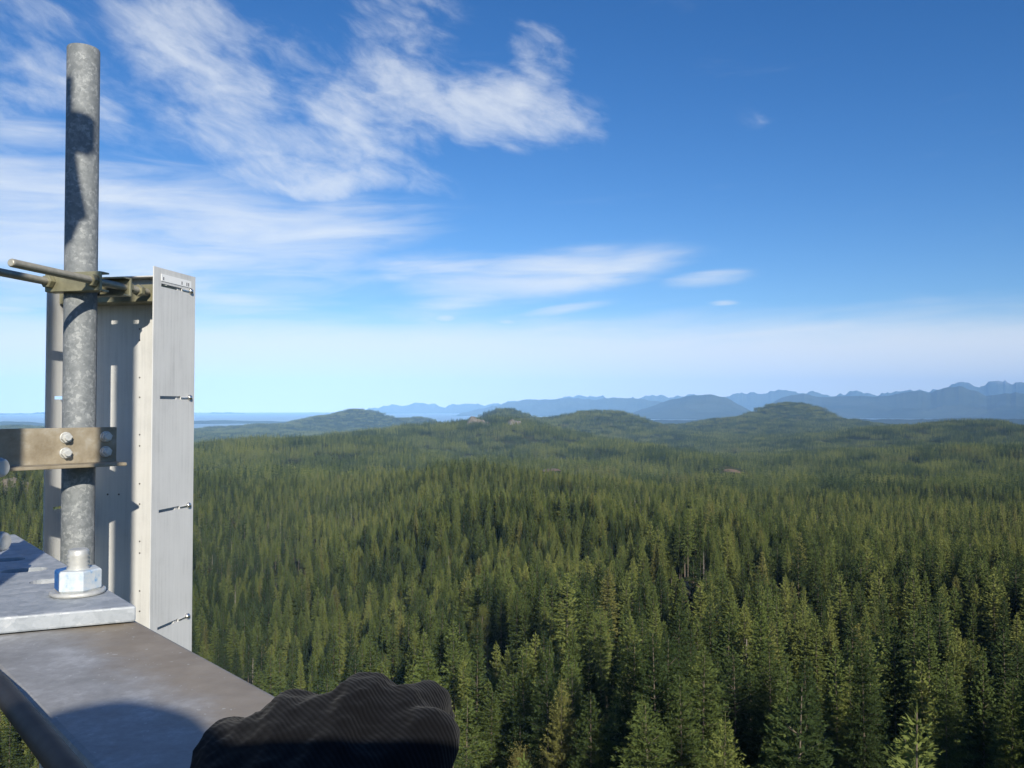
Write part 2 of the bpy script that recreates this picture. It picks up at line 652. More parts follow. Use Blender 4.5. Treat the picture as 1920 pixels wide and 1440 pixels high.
def rock_mat():
    m_, t, b = new_mat('bare_rock')
    p = geo_pos(t)
    n_ = t.noise(p, .22, 6, .65)
    t.put(b.inputs['Base Color'], t.ramp(n_, [(0.3, (.09, .075, .05)), (0.55, (.17, .145, .105)), (0.75, (.25, .22, .18))]))
    b.inputs['Roughness'].default_value = .95
    bump(t, b, t.noise(p, .7, 5, .7), 1.2, .9)
    return m_


M['rock'] = rock_mat()
M['dirt'] = plain('cleared_earth', (.15, .10, .06), .95, 0, .3, .06)


def sea_mat():
    m_, t, b = new_mat('sea_water')
    b.inputs['Base Color'].default_value = (.14, .19, .21, 1)
    b.inputs['Roughness'].default_value = .4
    bump(t, b, t.noise(geo_pos(t), .02, 3), 2.0, .3)
    return m_


M['sea'] = sea_mat()

# ------------------------------------------------------------------ terrain
_tab = rng.random((256, 256))


def vnoise(x, y):
    xi, yi = np.floor(x).astype(int), np.floor(y).astype(int)
    fx, fy = x - xi, y - yi
    fx, fy = fx * fx * (3 - 2 * fx), fy * fy * (3 - 2 * fy)
    g = lambda i, j: _tab[i & 255, j & 255]
    return (g(xi, yi) * (1 - fx) + g(xi + 1, yi) * fx) * (1 - fy) + (g(xi, yi + 1) * (1 - fx) + g(xi + 1, yi + 1) * fx) * fy


def fbm(x, y, oct=4):
    s, a, t = 0, 1.0, 0
    for k in range(oct):
        s = s + a * (vnoise(x * 2 ** k + 17.3 * k, y * 2 ** k - 9.1 * k) - .5)
        t += a
        a *= .5
    return s / t * 2


R_TAB = np.array([40, 70, 100, 150, 260, 430, 600, 800, 1200, 2000, 3200, 4500, 6500, 9500, 14000.])
X_TAB = [-900, 0, 480, 700, 900, 1200, 1500, 1920, 2800]
Y_TAB = np.array([
    # 40    70    100   150   260   430   600   800   1200  2000  3200  4500  6500  9500 14000
    [1900, 1700, 1600, 1500, 1290, 1110, 1010, 950, 890, 832, 842, 836, 820, 806, 800],     # -900
    [1900, 1700, 1600, 1480, 1260, 1090, 1000, 945, 885, 827, 842, 836, 820, 806, 800],     # 0
    [1880, 1640, 1560, 1440, 1240, 1080, 995, 940, 884, 828, 842, 836, 820, 806, 800],      # 480
    [1850, 1540, 1440, 1330, 1160, 1030, 960, 915, 880, 846, 842, 836, 820, 806, 800],      # 700
    [1800, 1420, 1300, 1195, 1060, 958, 908, 874, 896, 868, 846, 834, 812, 806, 800],       # 900
    [1780, 1380, 1270, 1175, 1060, 972, 930, 906, 896, 878, 858, 834, 806, 806, 800],       # 1200
    [1780, 1370, 1260, 1170, 1072, 995, 956, 928, 900, 876, 846, 822, 806, 806, 800],       # 1500
    [1780, 1370, 1260, 1170, 1078, 1003, 963, 935, 902, 866, 836, 814, 812, 806, 800],      # 1920
    [1780, 1370, 1260, 1170, 1078, 1003, 963, 935, 902, 866, 836, 814, 812, 806, 800],
], float)
TREE_H = 25.0
AZ_TAB = np.arctan((np.array(X_TAB) - 960) / F)
Z_TAB = -(Y_TAB - 762) / F * R_TAB[None, :] * np.cos(AZ_TAB)[:, None] - TREE_H

n_front, n_back = 520, 60
AZ = np.concatenate([np.linspace(R(-50), R(50), n_front), np.linspace(R(50), R(310), n_back + 2)[1:-1]])
RR = np.concatenate([[0.0], np.geomspace(8, 16000, 300)])
LR = np.log(np.maximum(RR, 8.0))


def build_heights():
    # interpolate the table in log distance, then in azimuth
    lt = np.log(R_TAB)
    prof = np.array([np.interp(LR, lt, Z_TAB[i]) for i in range(len(X_TAB))])       # (naz_tab, nr)
    k = np.exp(-np.linspace(-2, 2, 25) ** 2)
    k /= k.sum()
    prof = np.array([np.convolve(np.pad(p, 12, mode='edge'), k, mode='valid') for p in prof])
    azw = np.where(AZ > math.pi, AZ - 2 * math.pi, AZ)
    azc = np.clip(azw, AZ_TAB[0], AZ_TAB[-1])
    H = np.empty((len(RR), len(AZ)))
    for j in range(len(RR)):
        H[j] = np.interp(azc, AZ_TAB, prof[:, j])
    ks = np.exp(-np.linspace(-2, 2, 41) ** 2)
    ks /= ks.sum()
    Hf = H[:, :n_front]
    for j in range(len(RR)):
        Hf[j] = np.convolve(np.pad(Hf[j], 20, mode='edge'), ks, mode='valid')
    # behind the camera: calm hill that joins both ends
    b = H[:, n_front:]
    wgt = np.linspace(0, 1, n_back + 2)[1:-1]
    b[:] = H[:, n_front - 1][:, None] * (1 - wgt) + H[:, 0][:, None] * wgt
    rr, aa = np.meshgrid(RR, AZ, indexing='ij')
    x, y = rr * np.sin(aa), rr * np.cos(aa)
    amp = lambda r0, r1: np.clip((rr - r0) / (r1 - r0), 0, 1)
    H += fbm(x / 90, y / 90, 3) * 9 * amp(80, 300)
    H += fbm(x / 420 + 5, y / 420, 4) * 34 * amp(300, 1500)
    H += fbm(x / 1500 + 9, y / 1500, 5) * 34 * amp(1500, 5000)
    H += np.abs(fbm(x / 700 + 3, y / 700, 5)) * 30 * amp(5000, 8000)

    az_pix = 960 + F * np.tan(np.clip(aa, -1.2, 1.2))

    def hill(px, py, r0, sx, sr, power=2.0, th=20.0):
        j = int(np.argmin(abs(RR - r0)))
        i = int(np.argmin(abs(AZ[:n_front] - math.atan((px - 960) / F))))
        want = -(py - 762) / F * r0 * math.cos(AZ[i]) - th
        a = want - H[j, i]
        q = np.sqrt(((az_pix - px) / sx) ** 2 + ((rr - r0) / sr) ** 2)
        mask = np.exp(-0.5 * q ** power)
        mask[:, n_front:] = 0
        H[:] += a * mask * (a > 0)

    # order: wide swells first, then the knolls on them
    hill(560, 824, 2000, 190, 420)
    hill(820, 806, 3300, 170, 500)
    hill(720, 818, 2600, 90, 350)
    hill(1090, 815, 3000, 90, 330)
    hill(1190, 836, 2500, 80, 280)
    hill(1290, 854, 2100, 80, 240)
    hill(1560, 846, 2600, 110, 300)
    hill(1750, 838, 2900, 120, 300)
    hill(860, 866, 930, 80, 130)
    hill(945, 786, 3600, 85, 420)
    hill(960, 787, 5200, 170, 700)
    hill(948, 763, 5200, 30, 260)
    hill(1130, 771, 5600, 70, 420, 2.6)
    hill(1455, 781, 7200, 175, 900, 2.0)
    hill(1482, 752, 7400, 60, 420, 3.2)
    hill(1760, 793, 4600, 130, 600)
    hill(1910, 800, 4300, 70, 500)
    hill(640, 778, 9000, 70, 600, 2.6)
    hill(705, 775, 9200, 50, 600, 2.6)
    hill(560, 789, 8600, 80, 500)
    hill(450, 800, 8200, 90, 500)
    hill(790, 781, 9400, 34, 500, 2.4)
    hill(450, 806, 7500, 90, 500)
    hill(40, 800, 8500, 160, 500)
    hill(30, 893, 900, 90, 160)
    hill(1032, 878, 1280, 40, 60, 3.0, 1.0)
    hill(1288, 1074, 282, 52, 20, 2.0, 1.0)
    hill(1375, 874, 1900, 36, 60, 3.0, 1.0)
    # coast: beyond the last hills the land falls under the sea
    H[:] = np.where(rr > 9800, np.minimum(H, -250 - (rr - 9800) * .02), H)
    return H, x, y


H, GX, GY = build_heights()
Hq = H[:, :n_front]


def ground_z(x, y):
    x, y = np.asarray(x, float), np.asarray(y, float)
    r = np.hypot(x, y)
    a = np.arctan2(x, y)
    fi = np.clip((a - AZ[0]) / (AZ[1] - AZ[0]), 0, n_front - 1.001)
    fr = np.clip(np.interp(r, RR, np.arange(len(RR))), 0, len(RR) - 1.001)
    i, j = fi.astype(int), fr.astype(int)
    u, v = fi - i, fr - j
    return (Hq[j, i] * (1 - u) + Hq[j, i + 1] * u) * (1 - v) + (Hq[j + 1, i] * (1 - u) + Hq[j + 1, i + 1] * u) * v


def build_ground():
    nr, na = H.shape
    vs = np.stack([GX, GY, H], -1)[1:].reshape(-1, 3)
    nr -= 1
    vs = np.vstack([vs, [[0, 0, H[1].mean()]]])
    j, i = np.meshgrid(np.arange(nr - 1), np.arange(na), indexing='ij')
    i2 = (i + 1) % na
    f = np.stack([j * na + i, (j + 1) * na + i, (j + 1) * na + i2, j * na + i2], -1).reshape(-1, 4)
    faces = f.tolist() + [(len(vs) - 1, k, (k + 1) % na) for k in range(na)]
    o = mesh_obj('ground', vs, faces, M['ground'], smooth=True)
    tag(o, kind='structure')


build_ground()

SEA_Z = -300.0
bm = bmesh.new()
ring = [[bm.verts.new((r_ * math.sin(a), r_ * math.cos(a), SEA_Z)) for a in np.linspace(0, 2 * math.pi, 96, endpoint=False)] for r_ in (7000, 18000, 42500)]
for p, q in zip(ring, ring[1:]):
    for k in range(96):
        bm.faces.new((p[k], p[(k + 1) % 96], q[(k + 1) % 96], q[k]))
tag(bm_obj('sea', bm, M['sea']), kind='structure')


def mountain_range(name, crest, r0, half, seed, rough, jagged=3.0):
    """a range standing r0 metres off; crest = (photo x, photo y) along its skyline"""
    xs = np.array([c[0] for c in crest], float)
    ys = np.array([c[1] for c in crest], float)
    px = np.linspace(xs[0], xs[-1], int((xs[-1] - xs[0]) / 2.2))
    az = np.arctan((px - 960) / F)
    top = (762 - np.interp(px, xs, ys)) / F * r0 * np.cos(az)
    jag = fbm(px / 26 + seed * 3, px * 0 + seed, 5)
    top = top + (np.abs(jag) * -1 + .25) * (r0 / F) * jagged
    n_ = 46
    s = np.linspace(-1, 1, n_)
    verts = []
    for k, a in enumerate(az):
        along = a * r0
        fall = np.abs(s) ** .85
        rr = r0 + s * half
        x, y = rr * math.sin(a), rr * math.cos(a)
        rid = np.abs(fbm(x / rough + seed, y / rough, 5))
        h = (top[k] - SEA_Z) * (1 - fall) + SEA_Z - 8
        h = h - rid * (top[k] - SEA_Z) * .75 * np.sin(np.clip(np.abs(s), 0, 1) * math.pi) + fbm(x / 900 + seed, y / 900, 3) * r0 * .0009
        h = np.maximum(h, SEA_Z - 8)
        verts.append(np.stack([x, y, h], -1))
    v = np.array(verts).reshape(-1, 3)
    na = len(az)
    i, j = np.meshgrid(np.arange(na - 1), np.arange(n_ - 1), indexing='ij')
    f = np.stack([i * n_ + j, i * n_ + j + 1, (i + 1) * n_ + j + 1, (i + 1) * n_ + j], -1).reshape(-1, 4)
    o = mesh_obj(name, v, f.tolist(), M['mountain'], smooth=False)
    tag(o, kind='structure')


mountain_range('mountains', [(1150, 800), (1190, 772), (1225, 758), (1262, 745), (1292, 739), (1330, 737), (1362, 743), (1385, 757), (1415, 775), (1430, 790)], 22500, 3600, 3.0, 3600)
mountain_range('mountains', [(1395, 800), (1430, 768), (1458, 748), (1485, 737), (1508, 736), (1540, 743), (1580, 741), (1620, 739), (1662, 741), (1690, 734), (1722, 729), (1745, 733), (1772, 723), (1800, 721), (1828, 729), (1850, 740), (1875, 736), (1905, 733), (1960, 738), (2050, 728), (2300, 745)], 26000, 4500, 8.0, 3900)
mountain_range('mountains', [(820, 790), (860, 776), (905, 764), (950, 753), (985, 748), (1040, 746), (1085, 745), (1110, 748), (1150, 744), (1205, 746), (1260, 752), (1300, 765)], 29000, 3600, 14.0, 3600, 5.0)
mountain_range('mountains', [(560, 782), (640, 772), (700, 765), (745, 757), (800, 755), (835, 759), (900, 757), (960, 752), (1020, 749), (1090, 742), (1120, 745), (1130, 741), (1160, 746), (1210, 742), (1240, 737), (1262, 743), (1300, 740), (1350, 744), (1400, 735), (1425, 737), (1440, 733), (1475, 729), (1500, 737), (1530, 731), (1560, 740), (1600, 732), (1650, 738), (1700, 730), (1760, 728), (1800, 713), (1815, 712), (1830, 719), (1860, 713), (1880, 711), (1905, 716), (1935, 712), (2000, 722), (2300, 735)], 38000, 3800, 21.0, 3200, 11.0)
mountain_range('mountains', [(-500, 780), (-200, 772), (0, 776), (120, 771), (300, 776), (420, 773), (520, 777), (600, 781)], 38500, 3000, 31.0, 4000)
mountain_range('foothills', [(960, 812), (1060, 792), (1200, 786), (1400, 785), (1560, 783), (1700, 785), (1820, 782), (1950, 785), (2300, 783)], 14500, 2600, 51.0, 1800, 2.0)
# low islands off the coast
mountain_range('island', [(250, 794), (330, 789), (420, 787), (500, 788), (570, 791), (640, 794)], 15500, 600, 37.0, 2500, 1.0)
mountain_range('island', [(-60, 797), (10, 788), (60, 790), (110, 796)], 15000, 600, 41.0, 2500, 1.0)

# ------------------------------------------------------------------ trees
def fir_mesh(seed, Ht, Rm, base, levels, per, dens, tw_w, top_pow=.85, droop=.1, ragged=.25, trunk_r=.19, tuft=1):
    """returns crown (verts, faces), trunk (verts, faces) of a fir Ht metres tall"""
    rd = random.Random(seed)
    cv, cf, tv, tf = [], [], [], []

    def blade(p, d, side, L, wd):
        i = len(cv)
        m1 = p + d * (L * .45)
        cv.extend((p, m1 + side * wd, p + d * L, m1 - side * wd))
        cf.append((i, i + 1, i + 2, i + 3))

    def stick(a, b, r0, r1, n=4):
        i = len(tv)
        _, e1, e2 = frame(b - a)
        for p, r_ in ((a, r0), (b, r1)):
            for k in range(n):
                q = 2 * math.pi * k / n
                tv.append(p + (e1 * math.cos(q) + e2 * math.sin(q)) * r_)
        for k in range(n):
            tf.append((i + k, i + (k + 1) % n, i + n + (k + 1) % n, i + n + k))

    bend = Vector((rd.uniform(-.3, .3), rd.uniform(-.3, .3), 0))
    axis = lambda h: Vector((0, 0, h * Ht)) + bend * math.sin(h * 3)
    for k in range(6):
        a, b = k / 6, (k + 1) / 6
        stick(axis(a), axis(b), trunk_r * (1 - a) + .02, trunk_r * (1 - b) + .02, 6)
    ph = rd.uniform(0, 6)
    lob = [rd.uniform(.75, 1.2) for _ in range(8)]
    for L in range(levels):
        t = (L + rd.uniform(-.3, .3)) / levels
        t = min(.995, max(0, t))
        h = base + (1 - base) * t
        prof = (1 - math.exp(-2.3 * (1 - t) ** (top_pow + .2))) * (1 if t > .22 else .70 + .30 * t / .22)
        k_n = max(3, int(round(per * (1 if t < .85 else .8))))
        ph += 2.4
        for k in range(k_n):
            if rd.random() < ragged * .35:
                continue
            az = ph + 2 * math.pi * k / k_n + rd.uniform(-.35, .35)
            ll = Rm * prof * rd.uniform(1 - ragged, 1 + ragged * .5) * lob[int(az * 8 / 6.2832) % 8] + .22
            out = Vector((math.cos(az), math.sin(az), 0))
            rise = -droop - .25 * (1 - t) + .75 * t * t + rd.uniform(-.12, .12)
            o0 = axis(h)
            sd = Vector((-out.y, out.x, 0))
            nt = max(2, int(ll * dens))
            tip = o0 + out * ll + Vector((0, 0, rise * ll + .12 * ll))
            if ll > 1.2 and tw_w < .15 and rd.random() < .35:
                stick(o0, o0.lerp(tip, .75), .03, .01, 3)
            for q in range(nt):
                s = (q + rd.uniform(.2, 1.0)) / nt
                s = max(.12, s)
                p = o0 + out * (ll * s) + Vector((0, 0, rise * ll * s + .12 * ll * s * s))
                sg = 1 if q % 2 else -1
                spread = rd.uniform(.5, 1.05) * sg
                up = rd.uniform(-.05, .55)
                d = (out * math.cos(spread) + sd * math.sin(spread) + Vector((0, 0, up))).normalized()
                sv = d.cross(Vector((rd.uniform(-1, 1), rd.uniform(-1, 1), rd.uniform(-.2, 1)))).normalized()
                tl = (.30 + .42 * ll ** .6 * (1 - s * .75)) * rd.uniform(.75, 1.25)
                blade(p, d, sv, tl, tw_w * rd.uniform(.8, 1.3))
                for e_ in range(tuft - 1):
                    g_ = rd.uniform(.35, .8) * (1 if e_ % 2 else -1)
                    d2 = (d * math.cos(g_) + sv * math.sin(g_) + Vector((0, 0, rd.uniform(-.1, .35)))).normalized()
                    blade(p + d * (tl * rd.uniform(.1, .5)), d2, d2.cross(Vector((rd.uniform(-1, 1), rd.uniform(-1, 1), rd.uniform(-1, 1)))).normalized(), tl * rd.uniform(.45, .75), tw_w)
            blade(o0 + (tip - o0) * .72, ((tip - o0).normalized() + Vector((0, 0, .3))).normalized(), sd, .3 * ll + .25, tw_w)
    for k in range(5):
        az = k * 1.3
        blade(axis(1 - .012 * k) , Vector((math.cos(az) * .25 * k / 4, math.sin(az) * .25 * k / 4, 1)).normalized(), Vector((-math.sin(az), math.cos(az), 0)), .75, tw_w * .7)
    # bare stubs below the crown
    for k in range(int(base * 34)):
        h = rd.uniform(.25 * base, base)
        az = rd.uniform(0, 6.28)
        out = Vector((math.cos(az), math.sin(az), rd.uniform(-.2, .25)))
        stick(axis(h), axis(h) + out * rd.uniform(.4, 1.3), .03, .008, 3)
    return (cv, cf), (tv, tf)


def snag_mesh(seed, Ht, n_br=46):
    rd = random.Random(seed)
    tv, tf = [], []

    def stick(a, b, r0, r1, n=4):
        i = len(tv)
        _, e1, e2 = frame(b - a)
        for p, r_ in ((a, r0), (b, r1)):
            for k in range(n):
                q = 2 * math.pi * k / n
                tv.append(p + (e1 * math.cos(q) + e2 * math.sin(q)) * r_)
        for k in range(n):
            tf.append((i + k, i + (k + 1) % n, i + n + (k + 1) % n, i + n + k))
    stick(Vector((0, 0, 0)), Vector((0, 0, Ht)), .26, .05, 6)
    tr = (list(tv), list(tf))
    tv, tf = [], []
    for k in range(n_br):
        h = rd.uniform(.35, .98)
        az = rd.uniform(0, 6.28)
        L = (1 - h) * 3.0 * rd.uniform(.4, 1) + .3
        stick(Vector((0, 0, h * Ht)), Vector((math.cos(az) * L, math.sin(az) * L, h * Ht + rd.uniform(-.25, .35) * L)), .035, .008, 3)
    return (tv, tf), tr


def leafy_mesh(seed, Ht, Rm, n_leaf, lw, narrow=True):
    rd = random.Random(seed)
    cv, cf = [], []
    clumps = []
    for k in range(26):
        t = rd.uniform(.1, 1)
        r_ = Rm * math.sin(min(1, (1 - t) * 1.15 + .08) * math.pi * .62) * rd.uniform(.25, .95)
        az = rd.uniform(0, 6.28)
        clumps.append((Vector((math.cos(az) * r_, math.sin(az) * r_, Ht * (.3 + .68 * t))), rd.uniform(.5, .95)))
    for k in range(n_leaf):
        c, s = rd.choice(clumps)
        p = c + Vector((rd.gauss(0, .6), rd.gauss(0, .6), rd.gauss(0, .6))) * s
        d = Vector((rd.gauss(0, 1), rd.gauss(0, 1), rd.gauss(0, .7))).normalized()
        sv = d.orthogonal().normalized()
        i = len(cv)
        cv.extend((p, p + d * lw + sv * lw * .5, p + d * lw * 2, p + d * lw - sv * lw * .5))
        cf.append((i, i + 1, i + 2, i + 3))
    tv, tf = [], []

    def stick(a, b, r0, r1, n=5):
        i = len(tv)
        _, e1, e2 = frame(b - a)
        for p, r_ in ((a, r0), (b, r1)):
            for q in range(n):
                g = 2 * math.pi * q / n
                tv.append(p + (e1 * math.cos(g) + e2 * math.sin(g)) * r_)
        for q in range(n):
            tf.append((i + q, i + (q + 1) % n, i + n + (q + 1) % n, i + n + q))
    stick(Vector((0, 0, 0)), Vector((0, 0, Ht * .9)), .18, .04)
    for c, s in clumps[::2]:
        stick(Vector((0, 0, c.z * .85)), c, .05, .015)
    return (cv, cf), (tv, tf)


def data_mesh(name, vf, mat):
    me = bpy.data.meshes.new(name)
    me.from_pydata([tuple(v) for v in vf[0]], [], vf[1])
    me.materials.append(mat)
    me.update()
    return me


SRC = bpy.data.collections.new('tree_sources')        # never linked to the scene: only read by the forest's nodes


def joined(name, crown, trunk, cm, tm, col):
    me = bpy.data.meshes.new(name)
    n0 = len(crown[0])
    v = [tuple(p) for p in crown[0]] + [tuple(p) for p in trunk[0]]
    f = list(crown[1]) + [tuple(i + n0 for i in q) for q in trunk[1]]
    me.from_pydata(v, [], f)
    me.materials.append(cm)
    me.materials.append(tm)
    mi = np.zeros(len(f), np.int32)
    mi[len(crown[1]):] = 1
    me.polygons.foreach_set('material_index', mi)
    me.update()
    o = bpy.data.objects.new(name, me)
    col.objects.link(o)
    return o


close_kinds = []         # the same firs with needle tufts, for the nearest trees
near_kinds = []          # (crown mesh, trunk mesh) at TREE_H
specs = [  # Ht, Rm, base, levels, per, dens, width, pow, droop, ragged
    (26, 4.2, .16, 46, 7, 6.2, .125, .85, .05, .28),
    (25, 3.7, .22, 44, 7, 6.4, .12, .95, .12, .26),
    (27, 3.3, .36, 42, 7, 6.8, .12, .80, .10, .35),
    (24, 4.6, .10, 46, 7, 5.8, .13, .90, .00, .24),
    (26, 3.0, .28, 46, 7, 7.0, .115, 1.0, .15, .30),
    (23, 3.9, .20, 40, 7, 6.2, .13, .75, .00, .42),
    (28, 3.6, .34, 38, 6, 6.0, .12, .70, .05, .48),
    (25, 4.7, .14, 40, 7, 5.8, .13, .85, .10, .42),
]
for k, s in enumerate(specs):
    c, t = fir_mesh(100 + k, *s)
    near_kinds.append((data_mesh('crown', c, M['fir']), data_mesh('trunk', t, M['bark'])))
    g = fir_mesh(150 + k, s[0], s[1] * 1.06, s[2], s[3], s[4], s[5] * .95, .05, *s[7:], tuft=4)
    close_kinds.append((data_mesh('crown', g[0], M['fir']), data_mesh('trunk', g[1], M['bark'])))
    joined('a%02d_fir' % k, c, t, M['fir'], M['bark'], SRC)
mid_specs = [
    (26, 3.9, .20, 24, 6, 3.4, .25, .85, .05, .33),
    (25, 3.4, .30, 22, 6, 3.6, .25, .95, .10, .33),
    (27, 3.0, .40, 22, 6, 3.6, .24, .85, .10, .40),
    (24, 4.2, .13, 24, 6, 3.2, .26, .90, .00, .28),
    (25, 2.8, .28, 24, 6, 3.8, .23, 1.0, .12, .35),
]
for k, s in enumerate(mid_specs):
    c, t = fir_mesh(200 + k, *s)
    joined('b%02d_fir' % k, c, t, M['fir'], M['bark'], SRC)
sn = [snag_mesh(300 + k, h) for k, h in enumerate((21, 17))]
snag_kinds = [(data_mesh('branches', b, M['snag']), data_mesh('trunk', t, M['snag'])) for b, t in sn]
for k, (b, t) in enumerate(sn):
    joined('c%02d_snag' % k, b, t, M['snag'], M['snag'], SRC)
lf = leafy_mesh(400, 15, 2.4, 2600, .20)
leafy_kind = (data_mesh('crown', lf[0], M['alder']), data_mesh('trunk', lf[1], M['bark']))
lf2 = leafy_mesh(401, 18, 3.2, 8500, .085)
olive_kind = (data_mesh('crown', lf2[0], M['olive']), data_mesh('trunk', lf2[1], M['bark']))
joined('d00_broadleaf', lf2[0], lf2[1], M['olive'], M['bark'], SRC)
N_NEAR, N_MID, N_SNAG = len(specs), len(mid_specs), 2

# far stand: a patch of small firs, for the slopes where a tree is a few pixels tall
PATCH = bpy.data.collections.new('stand_sources')
far_tree = [fir_mesh(500 + k, h, r_, b, 11, 5, 1.3, .5, .8, .05, .35) for k, (h, r_, b) in enumerate(((24, 3.5, .15), (21, 3.1, .2), (26, 3.0, .25)))]
for k in range(6):
    rd = random.Random(600 + k)
    cv, cf, tv, tf = [], [], [], []
    S = 70.0
    cells = 10
    tint = []
    for a in range(cells):
        for b in range(cells):
            if rd.random() < .06:
                continue
            (c, t) = far_tree[rd.randrange(3)]
            ox, oy = ((a + rd.uniform(.05, .95)) / cells - .5) * S, ((b + rd.uniform(.05, .95)) / cells - .5) * S
            sc, an = rd.uniform(.55, 1.18), rd.uniform(0, 6.28)
            co, si = math.cos(an) * sc, math.sin(an) * sc
            i = len(cv)
            cv.extend(Vector((p.x * co - p.y * si + ox, p.x * si + p.y * co + oy, p.z * sc)) for p in c[0])
            cf.extend(tuple(q + i for q in f) for f in c[1])
            tint.extend([rd.gauss(0, .22)] * len(c[0]))
    po_ = joined('p%02d_stand' % k, (cv, cf), (tv, tf), M['fir'], M['bark'], PATCH)
    po_.data.attributes.new('tint', 'FLOAT', 'POINT').data.foreach_set('value', np.array(tint, np.float32))


def scatter(r0, r1, spacing, a_lim, jit=.48):
    """jittered lattice over a fan in front of the camera"""
    y = np.arange(-10, r1, spacing)
    x = np.arange(-r1 * math.sin(R(a_lim)), r1 * math.sin(R(a_lim)), spacing)
    X_, Y_ = np.meshgrid(x, y)
    X_ = X_ + rng.uniform(-jit, jit, X_.shape) * spacing
    Y_ = Y_ + rng.uniform(-jit, jit, Y_.shape) * spacing
    X_, Y_ = X_.ravel(), Y_.ravel()
    r = np.hypot(X_, Y_)
    a = np.arctan2(X_, Y_)
    ok = (r > r0) & (r < r1) & (abs(a) < R(a_lim))
    return X_[ok], Y_[ok], r[ok], a[ok]


# places without trees: (photo x, distance, half width px, half depth m)
CLEAR = [(30, 905, 55, 60), (1280, 262, 55, 20), (898, 3280, 30, 120), (965, 3280, 22, 120), (1032, 1275, 24, 60), (1375, 1890, 30, 90), (575, 300, 20, 14), (1170, 3000, 40, 50)]


def cleared(x, y):
    r = np.hypot(x, y)
    px = 960 + F * x / np.maximum(y, 1e-3)
    m_ = np.zeros(len(x), bool)
    for cx, cr, sx, sr in CLEAR:
        m_ |= ((px - cx) / sx) ** 2 + ((r - cr) / sr) ** 2 < 1
    return m_


def project(x, y, z):
    c, s = math.cos(PITCH), math.sin(PITCH)
    d = y * c + z * s
    return 960 + F * x / d, 720 - F * (-y * s + z * c) / d


x, y, r, a = scatter(44, 1100, 4.7, 42)
gz = ground_z(x, y)
den = fbm(x / 38 + 2, y / 38, 3)
stand = fbm(x / 120 - 4, y / 120, 3)
px_all = 960 + F * x / np.maximum(y, 1)
open_left = np.clip((760 - px_all) / 300, 0, 1) * np.clip((620 - r) / 200, 0, 1)      # thinner stand on the lower left slope
keep = (rng.random(len(x)) < np.clip(.78 + den * 1.7 - open_left * .28 - np.clip((190 - r) / 130, 0, 1) * .46, .08, .97)) & ~cleared(x, y)
x, y, r, a, gz, stand, px_all = [q[keep] for q in (x, y, r, a, gz, stand, px_all)]
scl = np.clip(rng.normal(1.0, .15, len(x)) + stand * .48, .48, 1.36) * (.84 + .14 * np.clip((190 - r) / 110, 0, 1))
wide = np.clip(rng.normal(.80, .13, len(x)) + np.clip((150 - r) / 90, 0, 1) * .16, .55, 1.4)
scl = np.where(rng.random(len(x)) < .16, scl * .62, scl)
rot = rng.uniform(0, 6.28, len(x))
kind = np.where(r < 520, rng.integers(0, N_NEAR, len(x)), N_NEAR + rng.integers(0, N_MID, len(x)))
dead = rng.random(len(x)) < .026
kind = np.where(dead, N_NEAR + N_MID + rng.integers(0, N_SNAG, len(x)), kind)
leafy = (rng.random(len(x)) < .03) & ~dead
kind = np.where(leafy, N_NEAR + N_MID + N_SNAG, kind)
tx, ty = project(x, y, gz + 25 * scl)
in_view = (tx > 330) & (tx < 1935) & (ty < 1425) & (ty > 700) & (r > 46)
# hidden behind glove or beam: not counted among the individuals
in_view &= ~((tx < 560) & (ty > 1080 + (tx - 330) * .55))
in_view &= ~((tx > 380) & (tx < 850) & (ty > 1300))
in_view &= ~((tx < 365))
order = np.argsort(np.where(in_view, r / scl, 1e9))
N_IND = 296
ind = order[:N_IND]
rest = np.setdiff1d(np.arange(len(x)), ind)


